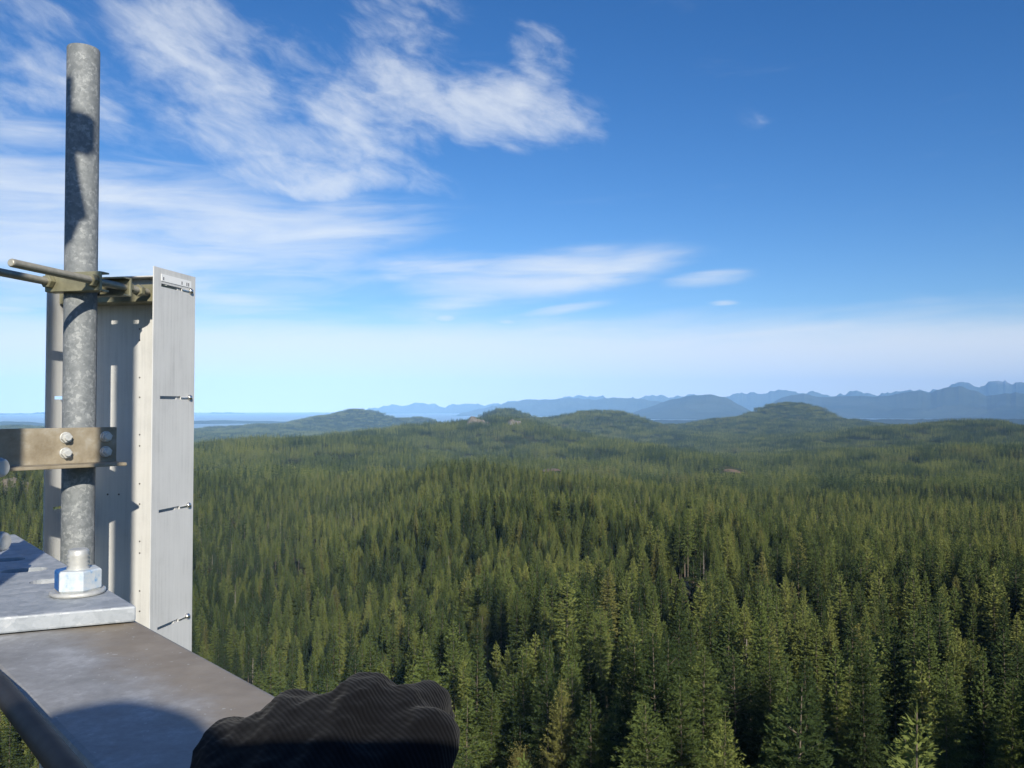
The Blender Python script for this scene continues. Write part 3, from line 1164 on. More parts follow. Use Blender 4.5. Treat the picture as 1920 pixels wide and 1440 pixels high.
def points_object(name, pos, rot_, scl_, wide_, idx, col, label_kind):
    me = bpy.data.meshes.new(name)
    me.from_pydata([tuple(p) for p in pos], [], [])
    for nm, typ, arr in (('turn', 'FLOAT', rot_), ('size', 'FLOAT', scl_), ('breadth', 'FLOAT', scl_ * wide_), ('pick', 'INT', idx)):
        at = me.attributes.new(nm, typ, 'POINT')
        at.data.foreach_set('value', np.asarray(arr, np.float32 if typ == 'FLOAT' else np.int32))
    o = link(bpy.data.objects.new(name, me))
    ng = bpy.data.node_groups.new(name + '_nodes', 'GeometryNodeTree')
    ng.interface.new_socket('Geometry', in_out='INPUT', socket_type='NodeSocketGeometry')
    ng.interface.new_socket('Geometry', in_out='OUTPUT', socket_type='NodeSocketGeometry')
    N = ng.nodes
    gi, go = N.new('NodeGroupInput'), N.new('NodeGroupOutput')
    iop = N.new('GeometryNodeInstanceOnPoints')
    ci = N.new('GeometryNodeCollectionInfo')
    ci.inputs['Collection'].default_value = col
    ci.inputs['Separate Children'].default_value = True
    ci.inputs['Reset Children'].default_value = True

    def attr(nm, typ):
        q = N.new('GeometryNodeInputNamedAttribute')
        q.data_type = typ
        q.inputs['Name'].default_value = nm
        return q.outputs['Attribute']
    cx = N.new('ShaderNodeCombineXYZ')
    L = ng.links
    L.new(gi.outputs[0], iop.inputs['Points'])
    L.new(ci.outputs[0], iop.inputs['Instance'])
    iop.inputs['Pick Instance'].default_value = True
    L.new(attr('pick', 'INT'), iop.inputs['Instance Index'])
    L.new(attr('turn', 'FLOAT'), cx.inputs[2])
    L.new(cx.outputs[0], iop.inputs['Rotation'])
    sx = N.new('ShaderNodeCombineXYZ')
    sa = attr('size', 'FLOAT')
    wa = attr('breadth', 'FLOAT')
    for k, q in enumerate((wa, wa, sa)):
        L.new(q, sx.inputs[k])
    L.new(sx.outputs[0], iop.inputs['Scale'])
    L.new(iop.outputs[0], go.inputs[0])
    md = o.modifiers.new('stand', 'NODES')
    md.node_group = ng
    tag(o, label_kind[0], label_kind[1], kind='stuff')
    return o


pos = np.stack([x, y, gz - .3], -1)
points_object('forest', pos[rest], rot[rest], scl[rest], wide[rest], kind[rest], SRC, ('dense conifer forest covering the slopes beyond the nearest trees', 'forest'))

fx, fy, fr, fa = scatter(1080, 9600, 62.0, 39)
px = 960 + F * fx / fy
fz = ground_z(fx, fy)
ok = (fz > SEA_Z + 4) & ~cleared(fx, fy)
fx, fy, fr, fz, px = [q[ok] for q in (fx, fy, fr, fz, px)]
fs = np.clip(.92 + fbm(fx / 200, fy / 200, 3) * .45 + rng.normal(0, .08, len(fx)), .6, 1.3)
points_object('distant_forest', np.stack([fx, fy, fz - 1.5], -1), rng.integers(0, 4, len(fx)) * math.pi / 2 + rng.uniform(-.2, .2, len(fx)), fs, np.ones(len(fx)),
              rng.integers(0, 6, len(fx)), PATCH, ('far conifer forest covering the rolling hills to the horizon', 'forest'))

ORD = ['first', 'second', 'third', 'fourth', 'fifth', 'sixth', 'seventh', 'eighth', 'ninth', 'tenth', 'eleventh', 'twelfth', 'thirteenth', 'fourteenth', 'fifteenth', 'sixteenth', 'seventeenth', 'eighteenth', 'nineteenth', 'twentieth']


def place_tree(name, crown, trunk, p, rz, s, label, cat, group, crown_name='crown', wd=1.0):
    root = thing(name, label, cat, p, group)
    root.rotation_euler = (0, 0, rz)
    root.scale = (s * wd, s * wd, s)
    c = link(bpy.data.objects.new(crown_name, crown), root)
    if crown_name == 'branches':
        c['kind'] = 'stuff'
    t = link(bpy.data.objects.new('trunk', trunk), root)
    return root


def individual_trees():
    front = sorted([i for i in ind[:48]], key=lambda i: tx[i])
    rank = {i: k for k, i in enumerate(front)}
    for i in ind:
        snag = kind[i] >= N_NEAR + N_MID
        p = pos[i]
        if leafy[i]:
            place_tree('broadleaf_tree', olive_kind[0], olive_kind[1], p, rot[i], scl[i], 'rounded olive green broadleaf tree among the pointed firs', 'tree', 'broadleaf trees among the firs')
            continue
        if snag:
            c, t = snag_kinds[int(kind[i] - N_NEAR - N_MID)]
            lab, grp = 'bleached dead snag standing bare among the green firs', 'dead snags among the firs'
            place_tree('dead_snag', c, t, p, rot[i], scl[i], lab, 'snag', grp, 'branches')
            continue
        c, t = (close_kinds if r[i] < 112 else near_kinds)[int(kind[i]) % N_NEAR]
        q = tx[i]
        zone = ('beside the antenna' if q < 560 else 'above the glove' if q < 860 else 'below the rocky knoll' if q < 1080 else 'left of the dome hill' if q < 1330
                else 'below the dome hill' if q < 1600 else 'below the far mountains' if q < 1780 else 'along the right edge')
        size = 'tall' if scl[i] > 1.1 else 'young short' if scl[i] < .75 else 'slender'
        if i in rank:
            k = rank[i]
            if k < 20:
                lab = '%s dark green fir, %s from the left in the nearest row of trees' % (size, ORD[k])
            elif len(front) - 1 - k < 20:
                lab = '%s dark green fir, %s from the right in the nearest row of trees' % (size, ORD[len(front) - 1 - k])
            else:
                lab = '%s dark green fir in the middle of the nearest row, %s along' % (size, ORD[min(19, k - 20)])
            grp = 'nearest firs below the tower'
        else:
            dist = 'second rank' if r[i] < 125 else 'third rank' if r[i] < 160 else 'fourth rank' if r[i] < 200 else 'farther ranks'
            lab = '%s dark fir in the %s of the forest %s' % (size, dist, zone)
            grp = '%s firs of the %s %s' % (size, dist, zone)
        place_tree('fir_tree', c, t, p, rot[i], scl[i], lab, 'tree', grp, wd=float(wide[i]))


individual_trees()


def lone(name, kinds, px_, py_, r_, s, label, cat, crown_name='crown'):
    d = pt(px_, py_, r_)
    z = float(ground_z(d.x, d.y))
    place_tree(name, kinds[0], kinds[1], (d.x, d.y, z - .3), 1.0, s, label, cat, None, crown_name)


lone('broadleaf_tree', leafy_kind, 652, 1195, 235, 1.15, 'bright yellow green narrow tree standing out among dark firs above the glove', 'tree')

lone('dead_snag', snag_kinds[1], 1365, 1250, 118, .8, 'small reddish dead snag in the gap behind a bushy fir', 'snag', 'branches')


# ------------------------------------------------------------------ bare rock and cleared ground
def outcrop(px_, r_, w_, d_, h_, seed, label, lift=0.0):
    a = math.atan((px_ - 960) / F)
    cx, cy_ = r_ * math.sin(a), r_ * math.cos(a)
    n_ = 26
    verts, faces = [], []
    for j in range(n_ + 1):
        for i in range(n_ + 1):
            u, v = i / n_ * 2 - 1, j / n_ * 2 - 1
            X_ = cx + u * w_ * math.cos(a) + v * d_ * math.sin(a)
            Y_ = cy_ - u * w_ * math.sin(a) + v * d_ * math.cos(a)
            verts.append([X_, Y_, u, v])
    arr = np.array(verts)
    edge = np.clip(1 - np.maximum(abs(arr[:, 2]), abs(arr[:, 3])) ** 3, 0, 1)
    rag = fbm(arr[:, 0] / (w_ * .5) + seed, arr[:, 1] / (w_ * .5), 4)
    z = ground_z(arr[:, 0], arr[:, 1]) + lift * edge + h_ * (edge * (1.0 + rag * 1.1)) - h_ * .35 - (1 - edge) * 2
    step = h_ * .22
    z = z * .6 + .4 * np.round(z / step) * step
    for j in range(n_):
        for i in range(n_):
            k = j * (n_ + 1) + i
            faces.append((k, k + 1, k + n_ + 2, k + n_ + 1))
    o = mesh_obj('rock_outcrop', np.stack([arr[:, 0], arr[:, 1], z], -1), faces, M['rock'])
    tag(o, label, 'rock')


outcrop(28, 905, 34, 40, 12, 1.0, 'tan bare rock slab on the wooded slope seen left of the antenna panel')
outcrop(898, 3330, 56, 60, 26, 4.0, 'pale cliff band on the near rocky knoll below the highest hill')
outcrop(965, 3330, 38, 60, 22, 6.0, 'smaller pale cliff at the right end of the knoll cliff band')


def cleared_patch(px_, r_, w_, d_, label_lift=2.0):
    a = math.atan((px_ - 960) / F)
    cx, cy_ = r_ * math.sin(a), r_ * math.cos(a)
    n_ = 12
    vs = []
    for j in range(n_ + 1):
        for i in range(n_ + 1):
            u, v = i / n_ * 2 - 1, j / n_ * 2 - 1
            k = max(1e-6, max(abs(u), abs(v))) / max(1e-6, math.hypot(u, v))
            u, v = u * k, v * k
            vs.append((cx + u * w_ * math.cos(a) + v * d_ * math.sin(a), cy_ - u * w_ * math.sin(a) + v * d_ * math.cos(a)))
    vs = np.array(vs)
    rim = np.array([max(abs(i / n_ * 2 - 1), abs(j / n_ * 2 - 1)) for j in range(n_ + 1) for i in range(n_ + 1)])
    z = ground_z(vs[:, 0], vs[:, 1]) + label_lift * (1 - rim) + .3
    fs = [(j * (n_ + 1) + i, j * (n_ + 1) + i + 1, (j + 1) * (n_ + 1) + i + 1, (j + 1) * (n_ + 1) + i) for j in range(n_) for i in range(n_)]
    tag(mesh_obj('ground_clearing', np.column_stack([vs, z]), fs, M['dirt'], smooth=True), kind='structure')


cleared_patch(1032, 1275, 16, 22, .3)
cleared_patch(1372, 1868, 20, 9, .2)
cleared_patch(1284, 262, 9, 16, .6)
cleared_patch(575, 300, 5, 9, 2)

# ------------------------------------------------------------------ haze
bm = bmesh.new()
add_box(bm, (0, 19500, 525), (44000, 0, 0), (0, 23500, 0), (0, 0, 855))
haze = bm_obj('haze', bm, None)
hm = bpy.data.materials.new('thin_blue_haze')
hm.use_nodes = True
ht = NT(hm.node_tree)
ho = ht.n('ShaderNodeOutputMaterial')
hv = ht.n('ShaderNodeVolumePrincipled')
hv.inputs['Color'].default_value = (.31, .58, 1.0, 1)
hv.inputs['Density'].default_value = 2.6e-5
hv.inputs['Anisotropy'].default_value = -0.5
ht.t.links.new(hv.outputs[0], ho.inputs['Volume'])
haze.data.materials.append(hm)
tag(haze, 'thin blue haze in the air over the forest and hills', 'haze', kind='stuff')

# ------------------------------------------------------------------ antenna and its mount
WA = R(11)
W = Vector((math.sin(WA), math.cos(WA), 0))           # the way the panel antenna looks
RT = Vector((math.cos(WA), -math.sin(WA), 0))         # its right
UP = Vector((0, 0, 1))
A_R = pt(285, 760, 1.65)
A_R.z = 0
A_W, A_D, A_P = .243, .146, .085                      # width, side depth, depth of the back plate
A_TOP, A_BOT = .281, -.80


def apoint(lat, t, z):
    """lat metres left of the right side, t metres behind its near edge"""
    return A_R - RT * lat + W * t + UP * z


ant = thing('panel_antenna', 'pale grey panel antenna seen from behind, bolted to the vertical pipe', 'antenna', tuple(apoint(A_W / 2, A_P, A_BOT)))
SLOTS = [.2465, .018, -.212, -.447]


def side_wall(lat0):
    """sheet side with four slots cut through; built from strips that butt"""
    bm = bmesh.new()
    th = .0025
    hw = .0032
    t0, t1 = .024, .096

    def strip(ta, tb, za, zb):
        add_box(bm, apoint(lat0, (ta + tb) / 2, (za + zb) / 2), RT * th / 2, W * (tb - ta) / 2, UP * (zb - za) / 2)
    strip(0, t0, A_BOT, A_TOP)
    strip(t1, A_D, A_BOT, A_TOP)
    lev = [A_BOT] + sorted([z for s_ in SLOTS for z in (s_ - hw, s_ + hw)]) + [A_TOP]
    for za, zb in zip(lev[::2], lev[1::2]):
        strip(t0, t1, za, zb)
    bmesh.ops.remove_doubles(bm, verts=bm.verts, dist=1e-5)
    return bm_obj('side_wall', bm, M['alu_side'], ant)


parts = [side_wall(0.0), side_wall(A_W)]
parts.append(box_part('back_plate', apoint(A_W / 2, A_P, (A_TOP + A_BOT) / 2 - .004), RT * (A_W / 2 - .0014), W * .0013, UP * ((A_TOP - A_BOT) / 2 - .004), M['alu'], ant))
parts.append(box_part('top_lip', apoint(A_W / 2, A_P - .014, A_TOP - .0095), RT * (A_W / 2 - .0016), W * .0125, UP * .0012, M['alu'], ant))
# radome: shallow bowed cover on the far side
bm = bmesh.new()
prof = [apoint(.004 + (A_W - .008) * k / 12, A_P + .02 + .058 * math.sin(math.pi * k / 12) ** .35, 0) for k in range(13)]
prof = [apoint(.002, A_P + .003, 0)] + prof + [apoint(A_W - .002, A_P + .003, 0)]
lo_, hi_ = [bm.verts.new(p + UP * (A_BOT + .01)) for p in prof], [bm.verts.new(p + UP * (A_TOP - .012)) for p in prof]
for k in range(len(prof) - 1):
    bm.faces.new((lo_[k], lo_[k + 1], hi_[k + 1], hi_[k]))
bm.faces.new(lo_)
bm.faces.new(hi_)
parts.append(bm_obj('radome', bm, M['radome'], ant))
for lat, sg in ((0.0, -1), (A_W, 1)):
    for z in SLOTS:
        c = apoint(lat, .127, z + .001)
        bm = bmesh.new()
        prof_ = [(0, .0062), (.003, .0058), (.0055, .004), (.0066, .0012)]
        add_tube(bm, [c - RT * sg * (.0012 + p[0]) for p in prof_], 0, 14, rads=[p[1] for p in prof_])
        parts.append(bm_obj('screw', bm, M['screw'], ant, smooth=True))
        parts.append(box_part('screw_clip', apoint(lat - .0022 * -sg * 1.0, .109, z), RT * .0012, W * .013, UP * .0011, M['screw'], ant))
# label with its print
parts.append(box_part('label', apoint(-.0019, .076, .262), RT * .0004, W * .053, UP * .0072, M['label'], ant))
lab_o = parts[-1]
for t_, hgt in ((.030, .0030), (.094, .0032), (.112, .0034), (.1185, .0034)):
    parts.append(box_part('print_mark', apoint(-.0026, t_, .2605), RT * .0002, W * .0013, UP * hgt, M['ink'], lab_o))
nrm = W
plate0 = apoint(0, A_P - .0013, 0)
for py_ in (617, 638, 708, 745, 815, 836, 907, 945, 1015, 1037, 1108, 1146):
    q = on_plane(262, py_, plate0, nrm)
    parts.append(tube_part('rivet', [q, q - W * .0008], .0017, M['hole'], ant, 10))
for px_, py_ in ((202, 927), (223, 927)):
    q = on_plane(px_, py_, plate0, nrm)
    parts.append(tube_part('rivet', [q, q - W * .0008], .0019, M['hole'], ant, 10))
local([p for p in parts if p.parent is ant], ant)

# vertical mounting pipe
P0 = Vector((-.826, 1.58, 0))
lean = .0055
pipe = thing('mounting_pipe', 'tall galvanised steel pipe standing in front of the panel antenna', 'pipe', (P0.x, P0.y, -1.1))
top = .690
bm = bmesh.new()
n_ = 40
ringo = []
for z, rr_ in ((-1.1, .0290), (top - .002, .0290), (top, .0280), (top, .0252), (top - .25, .0252)):
    c = P0 + Vector((lean * z * -.4, 0, z))
    ringo.append([bm.verts.new(c + Vector((math.cos(2 * math.pi * k / n_) * rr_, math.sin(2 * math.pi * k / n_) * rr_, 0))) for k in range(n_)])
for p, q in zip(ringo, ringo[1:]):
    for k in range(n_):
        bm.faces.new((p[k], p[(k + 1) % n_], q[(k + 1) % n_], q[k]))
bm.faces.new(ringo[0])
bm.faces.new(ringo[-1])
po = bm_obj('pipe_body', bm, M['pipe'], pipe)
for f in po.data.polygons:
    f.use_smooth = True
po.data.set_sharp_from_angle(angle=R(35))
local([po], pipe)

# clamp: front bar, rear bar, two threaded rods, bracket on the antenna
CZ = .232
clamp = thing('pipe_clamp', 'zinc plated clamp with two long threaded rods gripping pipe above the antenna', 'clamp', tuple(P0 + UP * (CZ - .02)))
cparts = []
cc = P0 - W * .043 + RT * .018
# front bar: bent plate, web facing the camera with two short flanges
cparts.append(box_part('front_bar', cc + UP * CZ, RT * .0585, W * .003, UP * .018, M['zinc'], clamp, .0012))
for sg in (-1, 1):
    cparts.append(box_part('front_flange', cc + UP * (CZ + sg * .0165) + W * .0125, RT * .0583, W * .0095, UP * .0015, M['zinc'], clamp))
rc = P0 + W * .043 + RT * .018
cparts.append(box_part('rear_bar', rc + UP * CZ, RT * .0585, W * .003, UP * .018, M['zinc'], clamp, .0012))
for sg in (-1, 1):
    cparts.append(box_part('rear_flange', rc + UP * (CZ + sg * .0165) - W * .0125, RT * .0583, W * .0095, UP * .0015, M['zinc'], clamp))
for sg, L in ((-1, .26), (1, .20)):
    b0 = cc + RT * sg * .046 + UP * CZ
    cparts.append(thread_part('threaded_rod', b0 + W * .155, b0 - W * L, .0072, M['rod'], clamp, .0022, 12))
    for k_, dd in enumerate((-.010, .096 - .010 + .007, .128)):
        cparts.append(hex_nut('nut', b0 + W * dd, W, .021, .012, M['zinc'], clamp, .3 * k_))
# bracket between the antenna's sides
cparts.append(box_part('bracket', apoint(A_W / 2, .032, CZ), RT * (A_W / 2 - .004), W * .0025, UP * .0175, M['zinc'], clamp, .001))
cparts.append(box_part('bracket_flange', apoint(A_W / 2, .058, CZ - .016), RT * (A_W / 2 - .004), W * .0235, UP * .0015, M['zinc'], clamp))
cparts.append(box_part('bracket_end', apoint(.0052, .058, CZ + .0012), RT * .0015, W * .0235, UP * .0155, M['zinc'], clamp))
local(cparts, clamp)

# angle iron fixed to the pipe with two U-bolts
BN = Vector((.7071, -.7071, 0))
BD = Vector((.7071, .7071, 0))
b_mid = P0 + BN * .036
ang = thing('angle_iron_bracket', 'brown stained angle iron bracket crossing in front of the galvanised pipe', 'bracket', tuple(b_mid + UP * -.111))
ap = []
s0, s1 = -.62, .0555
zt, zb = -.0395, -.111
ap.append(box_part('web', b_mid + BD * (s0 + s1) / 2 + UP * (zt + zb) / 2, BD * (s1 - s0) / 2, BN * .003, UP * (zt - zb) / 2, M['angle'], ang, .0012))
ap.append(box_part('flange', b_mid + BD * (s0 + s1) / 2 + UP * (zb + .003) + BN * .0295, BD * (s1 - s0) / 2, BN * .0262, UP * .003, M['angle'], ang, .0012))
for z in (-.0575, -.0860):
    pts_ = [P0 + BD * -.035 + BN * .056 + UP * z]
    for k in range(0, 13):
        q = math.pi * k / 12
        pts_.append(P0 + BD * (-.035 * math.cos(q)) - BN * (.035 * math.sin(q)) + UP * z)
    pts_.append(P0 + BD * .035 + BN * .056 + UP * z)
    ub = tube_part('u_bolt', pts_, .0052, M['bolt'], ang, 12)
    ap.append(ub)
    for sg in (-1, 1):
        q = P0 + BD * (.035 * sg) + BN * .039 + UP * z
        ap.append(washer('washer', q + BN * .0012, BN, .0105, .0022, M['bolt'], ang))
        ap.append(hex_nut('nut', q + BN * .0065, BN, .0165, .0082, M['bolt'], ang, .2))
local(ap, ang)

# ------------------------------------------------------------------ beam, plate and stud
beam = thing('steel_beam', 'wide grey steel beam with a rust brown stain along its far edge', 'beam', tuple(BEAM_R - UP * .12))
mid = BEAM_R - BEAM_N * BEAM_W / 2
bl0, bl1 = -1.6, 1.2
bc = mid + BEAM_DIR * (bl0 + bl1) / 2
bm = bmesh.new()
add_box(bm, bc - UP * .0055, BEAM_DIR * (bl1 - bl0) / 2, BEAM_N * BEAM_W / 2, UP * .0055, .004)
bo = [bm_obj('top_flange', bm, M['beam'], beam)]
bo.append(box_part('web', bc - UP * .0412 + BEAM_N * .05, BEAM_DIR * (bl1 - bl0) / 2, BEAM_N * .004, UP * .030, M['beam'], beam))
local(bo, beam)

PZ = -.170
plate_t = .0135
pc0 = on_plane(256, 1136, (0, 0, PZ), UP)
pg = on_plane(-260, 1180, (0, 0, PZ), UP)
pf = pc0 + (on_plane(84, 1034, (0, 0, PZ), UP) - pc0) * 1.5
pl = pg + (pf - pc0) * .9
bm = bmesh.new()
loop = [pc0, pf, pl, pg]
lo_ = [bm.verts.new(p - UP * plate_t) for p in loop]
hi_ = [bm.verts.new(p) for p in loop]
bm.faces.new(hi_)
bm.faces.new(lo_)
for k in range(4):
    bm.faces.new((lo_[k], lo_[(k + 1) % 4], hi_[(k + 1) % 4], hi_[k]))
bmesh.ops.recalc_face_normals(bm, faces=bm.faces)
bmesh.ops.bevel(bm, geom=list(bm.edges), offset=.0018, segments=2, profile=.5, affect='EDGES')
plate = bm_obj('mounting_plate', bm, M['plate'])
tag(plate, 'thick galvanised plate with slotted holes lying across the beam end', 'plate')
plate.modifiers.new('slots', 'BOOLEAN')
cut = bmesh.new()
for (px_, py_, L) in ((98, 1089, .007), (46, 1069, .009), (6, 1050, .009)):
    c = on_plane(px_, py_, (0, 0, PZ), UP)
    d = (pg - pc0).normalized()
    e = Vector((-d.y, d.x, 0))
    ring_ = []
    for k in range(20):
        q = 2 * math.pi * k / 20
        ring_.append(c + d * (math.cos(q) * .0125 + (L if math.cos(q) > 0 else -L)) + e * math.sin(q) * .0125)
    a_ = [cut.verts.new(p + UP * .02) for p in ring_]
    b_ = [cut.verts.new(p - UP * .04) for p in ring_]
    cut.faces.new(a_)
    cut.faces.new(list(reversed(b_)))
    for k in range(20):
        cut.faces.new((a_[k], b_[k], b_[(k + 1) % 20], a_[(k + 1) % 20]))
bmesh.ops.recalc_face_normals(cut, faces=cut.faces)
cme = bpy.data.meshes.new('slot_cutter')
cut.to_mesh(cme)
cut.free()
cob = bpy.data.objects.new('slot_cutter', cme)
COL.objects.link(cob)
md = plate.modifiers[0]
md.operation = 'DIFFERENCE'
md.object = cob
md.solver = 'EXACT'
bpy.context.view_layer.update()
dg = bpy.context.evaluated_depsgraph_get()
new_me = bpy.data.meshes.new_from_object(plate.evaluated_get(dg))
plate.modifiers.clear()
plate.data = new_me
bpy.data.objects.remove(cob)

sp = on_plane(146, 1113, (0, 0, PZ), UP)
stud = thing('anchor_stud', 'threaded stud with blue painted hex nut and washer on the plate', 'bolt', tuple(sp - UP * .07))
sparts = [washer('washer', sp + UP * .0022, UP, .0232, .004, M['bolt'], stud),
          hex_nut('nut', sp + UP * .0135, UP, .0345, .0185, M['blue'], stud, R(10)),
          thread_part('threaded_rod', sp - UP * .06, sp + UP * .0405, .0098, M['bolt'], stud, .0036, 20)]
local(sparts, stud)

# bolted lug at the frame's left edge
lug = thing('bolted_lug', 'pale threaded bolt ends poking in at the left edge beside the plate', 'bolt', tuple(pt(-60, 1010, .80)))
lparts = []
lc = pt(-62, 950, .80)
lparts.append(box_part('lug_plate', lc - UP * .005, Vector((.003, 0, 0)), Vector((0, .03, 0)), UP * .115, M['plate'], lug, .001))
for py_, e in ((877, 8), (1016, 11)):
    q = pt(e, py_, .80)
    lparts.append(thread_part('threaded_bolt', Vector((q.x - .06, q.y + .01, q.z)), q, .0098, M['bolt'], lug, .0034, 20))
local(lparts, lug)

# black cable beside the beam
k0, k1 = pt(0, 1288, .50), pt(128, 1448, .36)
dk = (k0 - k1)
cab_pts = [k1 - dk * 3.0, k1 - dk * 1.5, k1 - dk * .5, k1, k1 + dk * .5, k0, k0 + dk * .8 + Vector((0, 0, -.006)), k0 + dk * 2 + Vector((-.03, .02, -.05)), k0 + dk * 3.5 + Vector((-.1, .02, -.2))]
cable = tube_part('black_cable', cab_pts, .0062, M['cable'], None, 18)
tag(cable, 'thick black cable running down along the near side of the beam', 'cable')

# two tower members just out of frame on the left; their shadows fall on the bracket, the pipe and the antenna
leg = thing('tower_mast_pipe', 'galvanised tower leg pipe with an added shadow caster, left of the antenna mount', 'pipe', (-.566, .42, -46))
lg = [tube_part('leg_pipe', [(-.566, .42, -46), (-.566, .42, 1.6)], .036, M['pipe'], leg, 24)]
bm = bmesh.new()  # added, unseen: arm and lumpy tube below, shaped to shade the mounting pipe
add_box(bm, (-.49, .42, 1.125), (.063, 0, 0), (0, .02, 0), (0, 0, .034), .008)
lg.append(bm_obj('shadow_arm', bm, M['cable'], leg, smooth=False))
bm = bmesh.new()
add_tube(bm, [(-.492, .42, 1.225), (-.495, .42, 1.15), (-.488, .42, 1.08), (-.480, .42, 1.02), (-.470, .42, .965), (-.480, .42, .935), (-.51, .42, .91)], 0, 12, rads=[.026, .030, .030, .032, .034, .026, .012])
lg.append(bm_obj('shadow_lump', bm, M['cable'], leg, smooth=True))
local(lg, leg)
brace = thing('tower_brace_pipe', 'slim galvanised vertical tower pipe beside the near end of the plate', 'pipe', (-.388, .42, -46))
lg = [tube_part('brace_body', [(-.388, .42, -46), (-.388, .42, 1.6)], .022, M['pipe'], brace, 24)]
local(lg, brace)


# ------------------------------------------------------------------ the climber who takes the picture
def voxel_mesh(name, bm, mat, parent, voxel, smooth_it=6, rib=None):
    me = bpy.data.meshes.new(name)
    bm.to_mesh(me)
    bm.free()
    o = bpy.data.objects.new(name, me)
    COL.objects.link(o)
    m1 = o.modifiers.new('join', 'REMESH')
    m1.mode = 'VOXEL'
    m1.voxel_size = voxel
    m1.use_smooth_shade = True
    m2 = o.modifiers.new('soft', 'SMOOTH')
    m2.iterations = smooth_it
    m2.factor = .5
    bpy.context.view_layer.update()
    d_ = bpy.context.evaluated_depsgraph_get()
    nm = bpy.data.meshes.new_from_object(o.evaluated_get(d_))
    bpy.data.objects.remove(o)
    nm.name = name
    nm.materials.clear()
    nm.materials.append(mat)
    nm.shade_smooth()
    return link(bpy.data.objects.new(name, nm), parent)


def limb(bm, pts, rads, n=14):
    """swept limb with rounded ends"""
    pts = [Vector(p) for p in pts]
    fine, fr_ = [], []
    for i in range(len(pts) - 1):
        p0, p1, p2, p3 = pts[max(i - 1, 0)], pts[i], pts[i + 1], pts[min(i + 2, len(pts) - 1)]
        for k in range(6):
            t = k / 6
            fine.append(.5 * ((2 * p1) + (p2 - p0) * t + (2 * p0 - 5 * p1 + 4 * p2 - p3) * t * t + (3 * p1 - p0 - 3 * p2 + p3) * t ** 3))
            fr_.append(rads[i] * (1 - t) + rads[i + 1] * t)
    fine.append(pts[-1])
    fr_.append(rads[-1])
    a, b = (fine[0] - fine[1]).normalized(), (fine[-1] - fine[-2]).normalized()
    pre = [(fine[0] + a * fr_[0] * math.sin(q), fr_[0] * math.cos(q)) for q in (1.45, 1.1, .6)]
    post = [(fine[-1] + b * fr_[-1] * math.sin(q), fr_[-1] * math.cos(q)) for q in (.6, 1.1, 1.45)]
    P_ = [p for p, _ in pre] + fine + [p for p, _ in post]
    R_ = [q for _, q in pre] + fr_ + [q for _, q in post]
    add_tube(bm, P_, 0, n, rads=R_)


person = thing('person', 'climber in a black ribbed knit glove resting a fist on the steel beam', 'person', (0.06, -.36, -1.55))
pp = []
# glove: four knuckles over the beam, fingers curled down and under, thumb along the right side
bm = bmesh.new()
KN = [  # photo x, y of knuckle top, depth, radius
    (425, 1366, .385, .0150), (540, 1312, .392, .0155), (672, 1276, .398, .0165), (762, 1292, .400, .0155)]
wrist = Vector((-.082, .285, -.178))
for k, (px_, py_, dd, rr_) in enumerate(KN):
    kt = pt(px_, py_, dd)
    kc = kt - Vector((0, 0, rr_))
    fwd = Vector((.03 * (k - 1.5) / 1.5 * .2, .030, -.006))
    limb(bm, [wrist + Vector(((k - 1.5) * .017, 0, .004)), kc.lerp(wrist, .45) + Vector(((k - 1.5) * .004, 0, .004)), kc, kc + fwd, kc + fwd + Vector((0, .006, -.024)), kc + Vector((0, .004, -.030))],
         [.020, .018, rr_, rr_ * .92, rr_ * .88, rr_ * .8])
tops = [pt(px_, py_, dd) - Vector((0, 0, rr_)) for px_, py_, dd, rr_ in KN]
for a_, b_ in zip(tops, tops[1:]):
    m_ = (a_ + b_) / 2 - Vector((0, .002, .0002))
    limb(bm, [(m_ + wrist) / 2, m_, m_ + Vector((0, .022, -.012))], [.020, .0150, .013])
limb(bm, [wrist + Vector((.02, .02, 0)), pt(795, 1400, .37), pt(792, 1350, .385) - Vector((0, 0, .012)), pt(750, 1370, .41)], [.018, .015, .0125, .011])
limb(bm, [(-.088, .20, -.19), (-.082, .285, -.178), (-.085, .36, -.166)], [.032, .030, .026])
glove = voxel_mesh('glove', bm, M['glove'], person, .0022, 14)
from mathutils import noise as mnoise
nrms = [v.normal.copy() for v in glove.data.vertices]
moved = []
for v, nv in zip(glove.data.vertices, nrms):
    q = v.co
    fold = mnoise.ridged_multi_fractal(Vector((q.x * 62 + q.z * 30, q.y * 30, q.z * 75)), 1.0, 2.0, 3, 1.0, 2.0)
    soft = mnoise.noise(Vector((q.x * 140, q.y * 140, q.z * 140)))
    moved.extend(q + nv * ((fold - 1.0) * .0015 + soft * .0006))
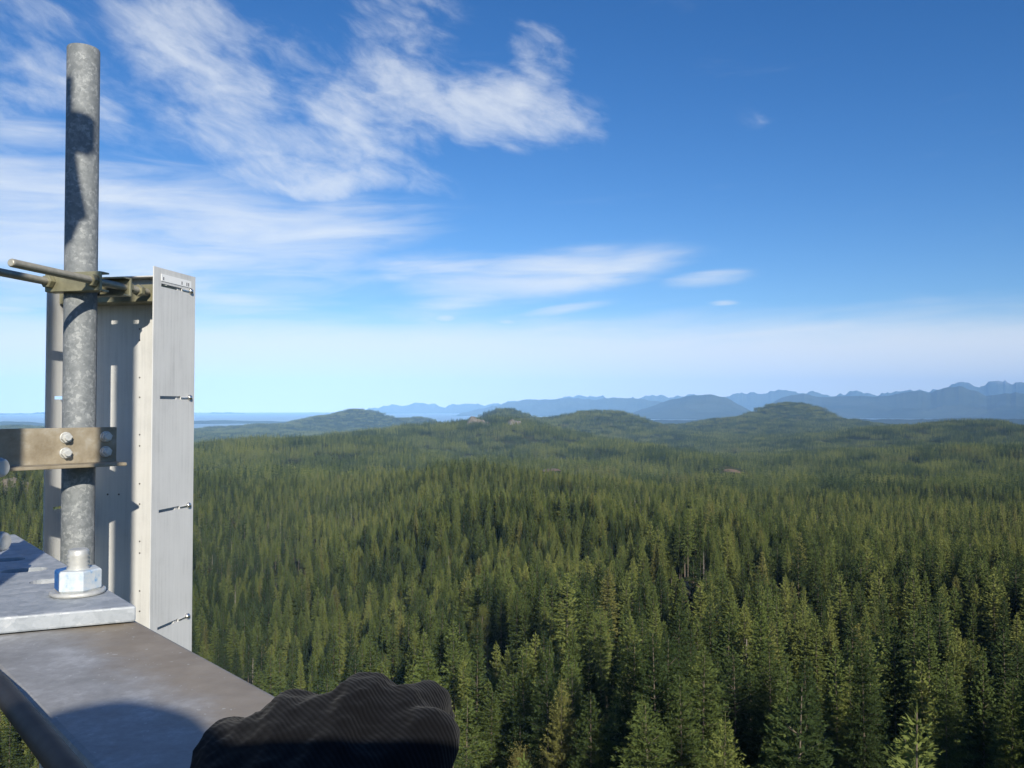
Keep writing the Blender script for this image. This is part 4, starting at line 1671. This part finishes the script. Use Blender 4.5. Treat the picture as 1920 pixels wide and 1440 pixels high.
glove.data.vertices.foreach_set('co', moved)
glove.data.update()
pp.append(glove)
# body: one surface from boots to head, left arm reaching to the beam, right arm up to the phone
bm = bmesh.new()
limb(bm, [(.06, -.36, -.62), (.06, -.40, -.40), (.06, -.42, -.20), (.06, -.40, -.05), (.06, -.37, .06)], [.15, .155, .165, .12, .058])
limb(bm, [(-.10, -.40, -.13), (.22, -.40, -.13)], [.085, .085])
limb(bm, [(.05, -.36, .02), (.045, -.345, .10), (.04, -.345, .16)], [.062, .072, .068])
limb(bm, [(-.11, -.40, -.13), (-.22, -.20, -.30), (-.25, -.08, -.36), (-.15, .10, -.26), (-.086, .24, -.186)], [.07, .055, .052, .044, .036])
limb(bm, [(.23, -.40, -.13), (.36, -.30, -.34), (.36, -.24, -.36), (.26, -.15, -.22), (.16, -.07, -.09)], [.07, .055, .052, .044, .034])
for sg in (-1, 1):
    limb(bm, [(.06 + sg * .08, -.36, -.62), (.06 + sg * .10, -.28, -1.02), (.06 + sg * .10, -.36, -1.45), (.06 + sg * .10, -.30, -1.50)], [.095, .07, .05, .05])
body = voxel_mesh('body', bm, M['fabric'], person, .012, 5)
pp.append(body)
bm = bmesh.new()
limb(bm, [(.035, -.345, .165), (.03, -.345, .19)], [.088, .082], 20)
pp.append(voxel_mesh('helmet', bm, M['helmet'], person, .008, 3))
bm = bmesh.new()
limb(bm, [(.165, -.075, -.095), (.145, -.045, -.055), (.128, -.035, -.02)], [.028, .030, .022])
for k in range(4):
    limb(bm, [(.140 - k * .004, -.03, .010 - k * .018), (.130, -.008, .012 - k * .018), (.112, .001, .010 - k * .018)], [.011, .010, .008])
limb(bm, [(.145, -.055, -.05), (.12, -.04, -.035), (.10, -.03, -.02)], [.013, .011, .009])
pp.append(voxel_mesh('glove', bm, M['glove'], person, .003, 3))
local(pp, person)
phone = box_part('phone', (.052, -.013, .018), (.070, 0, 0), (0, .004, 0), (0, 0, .036), M['phone'], None, .002)
tag(phone, 'thin black phone held up in the gloved right hand of the climber', 'phone')
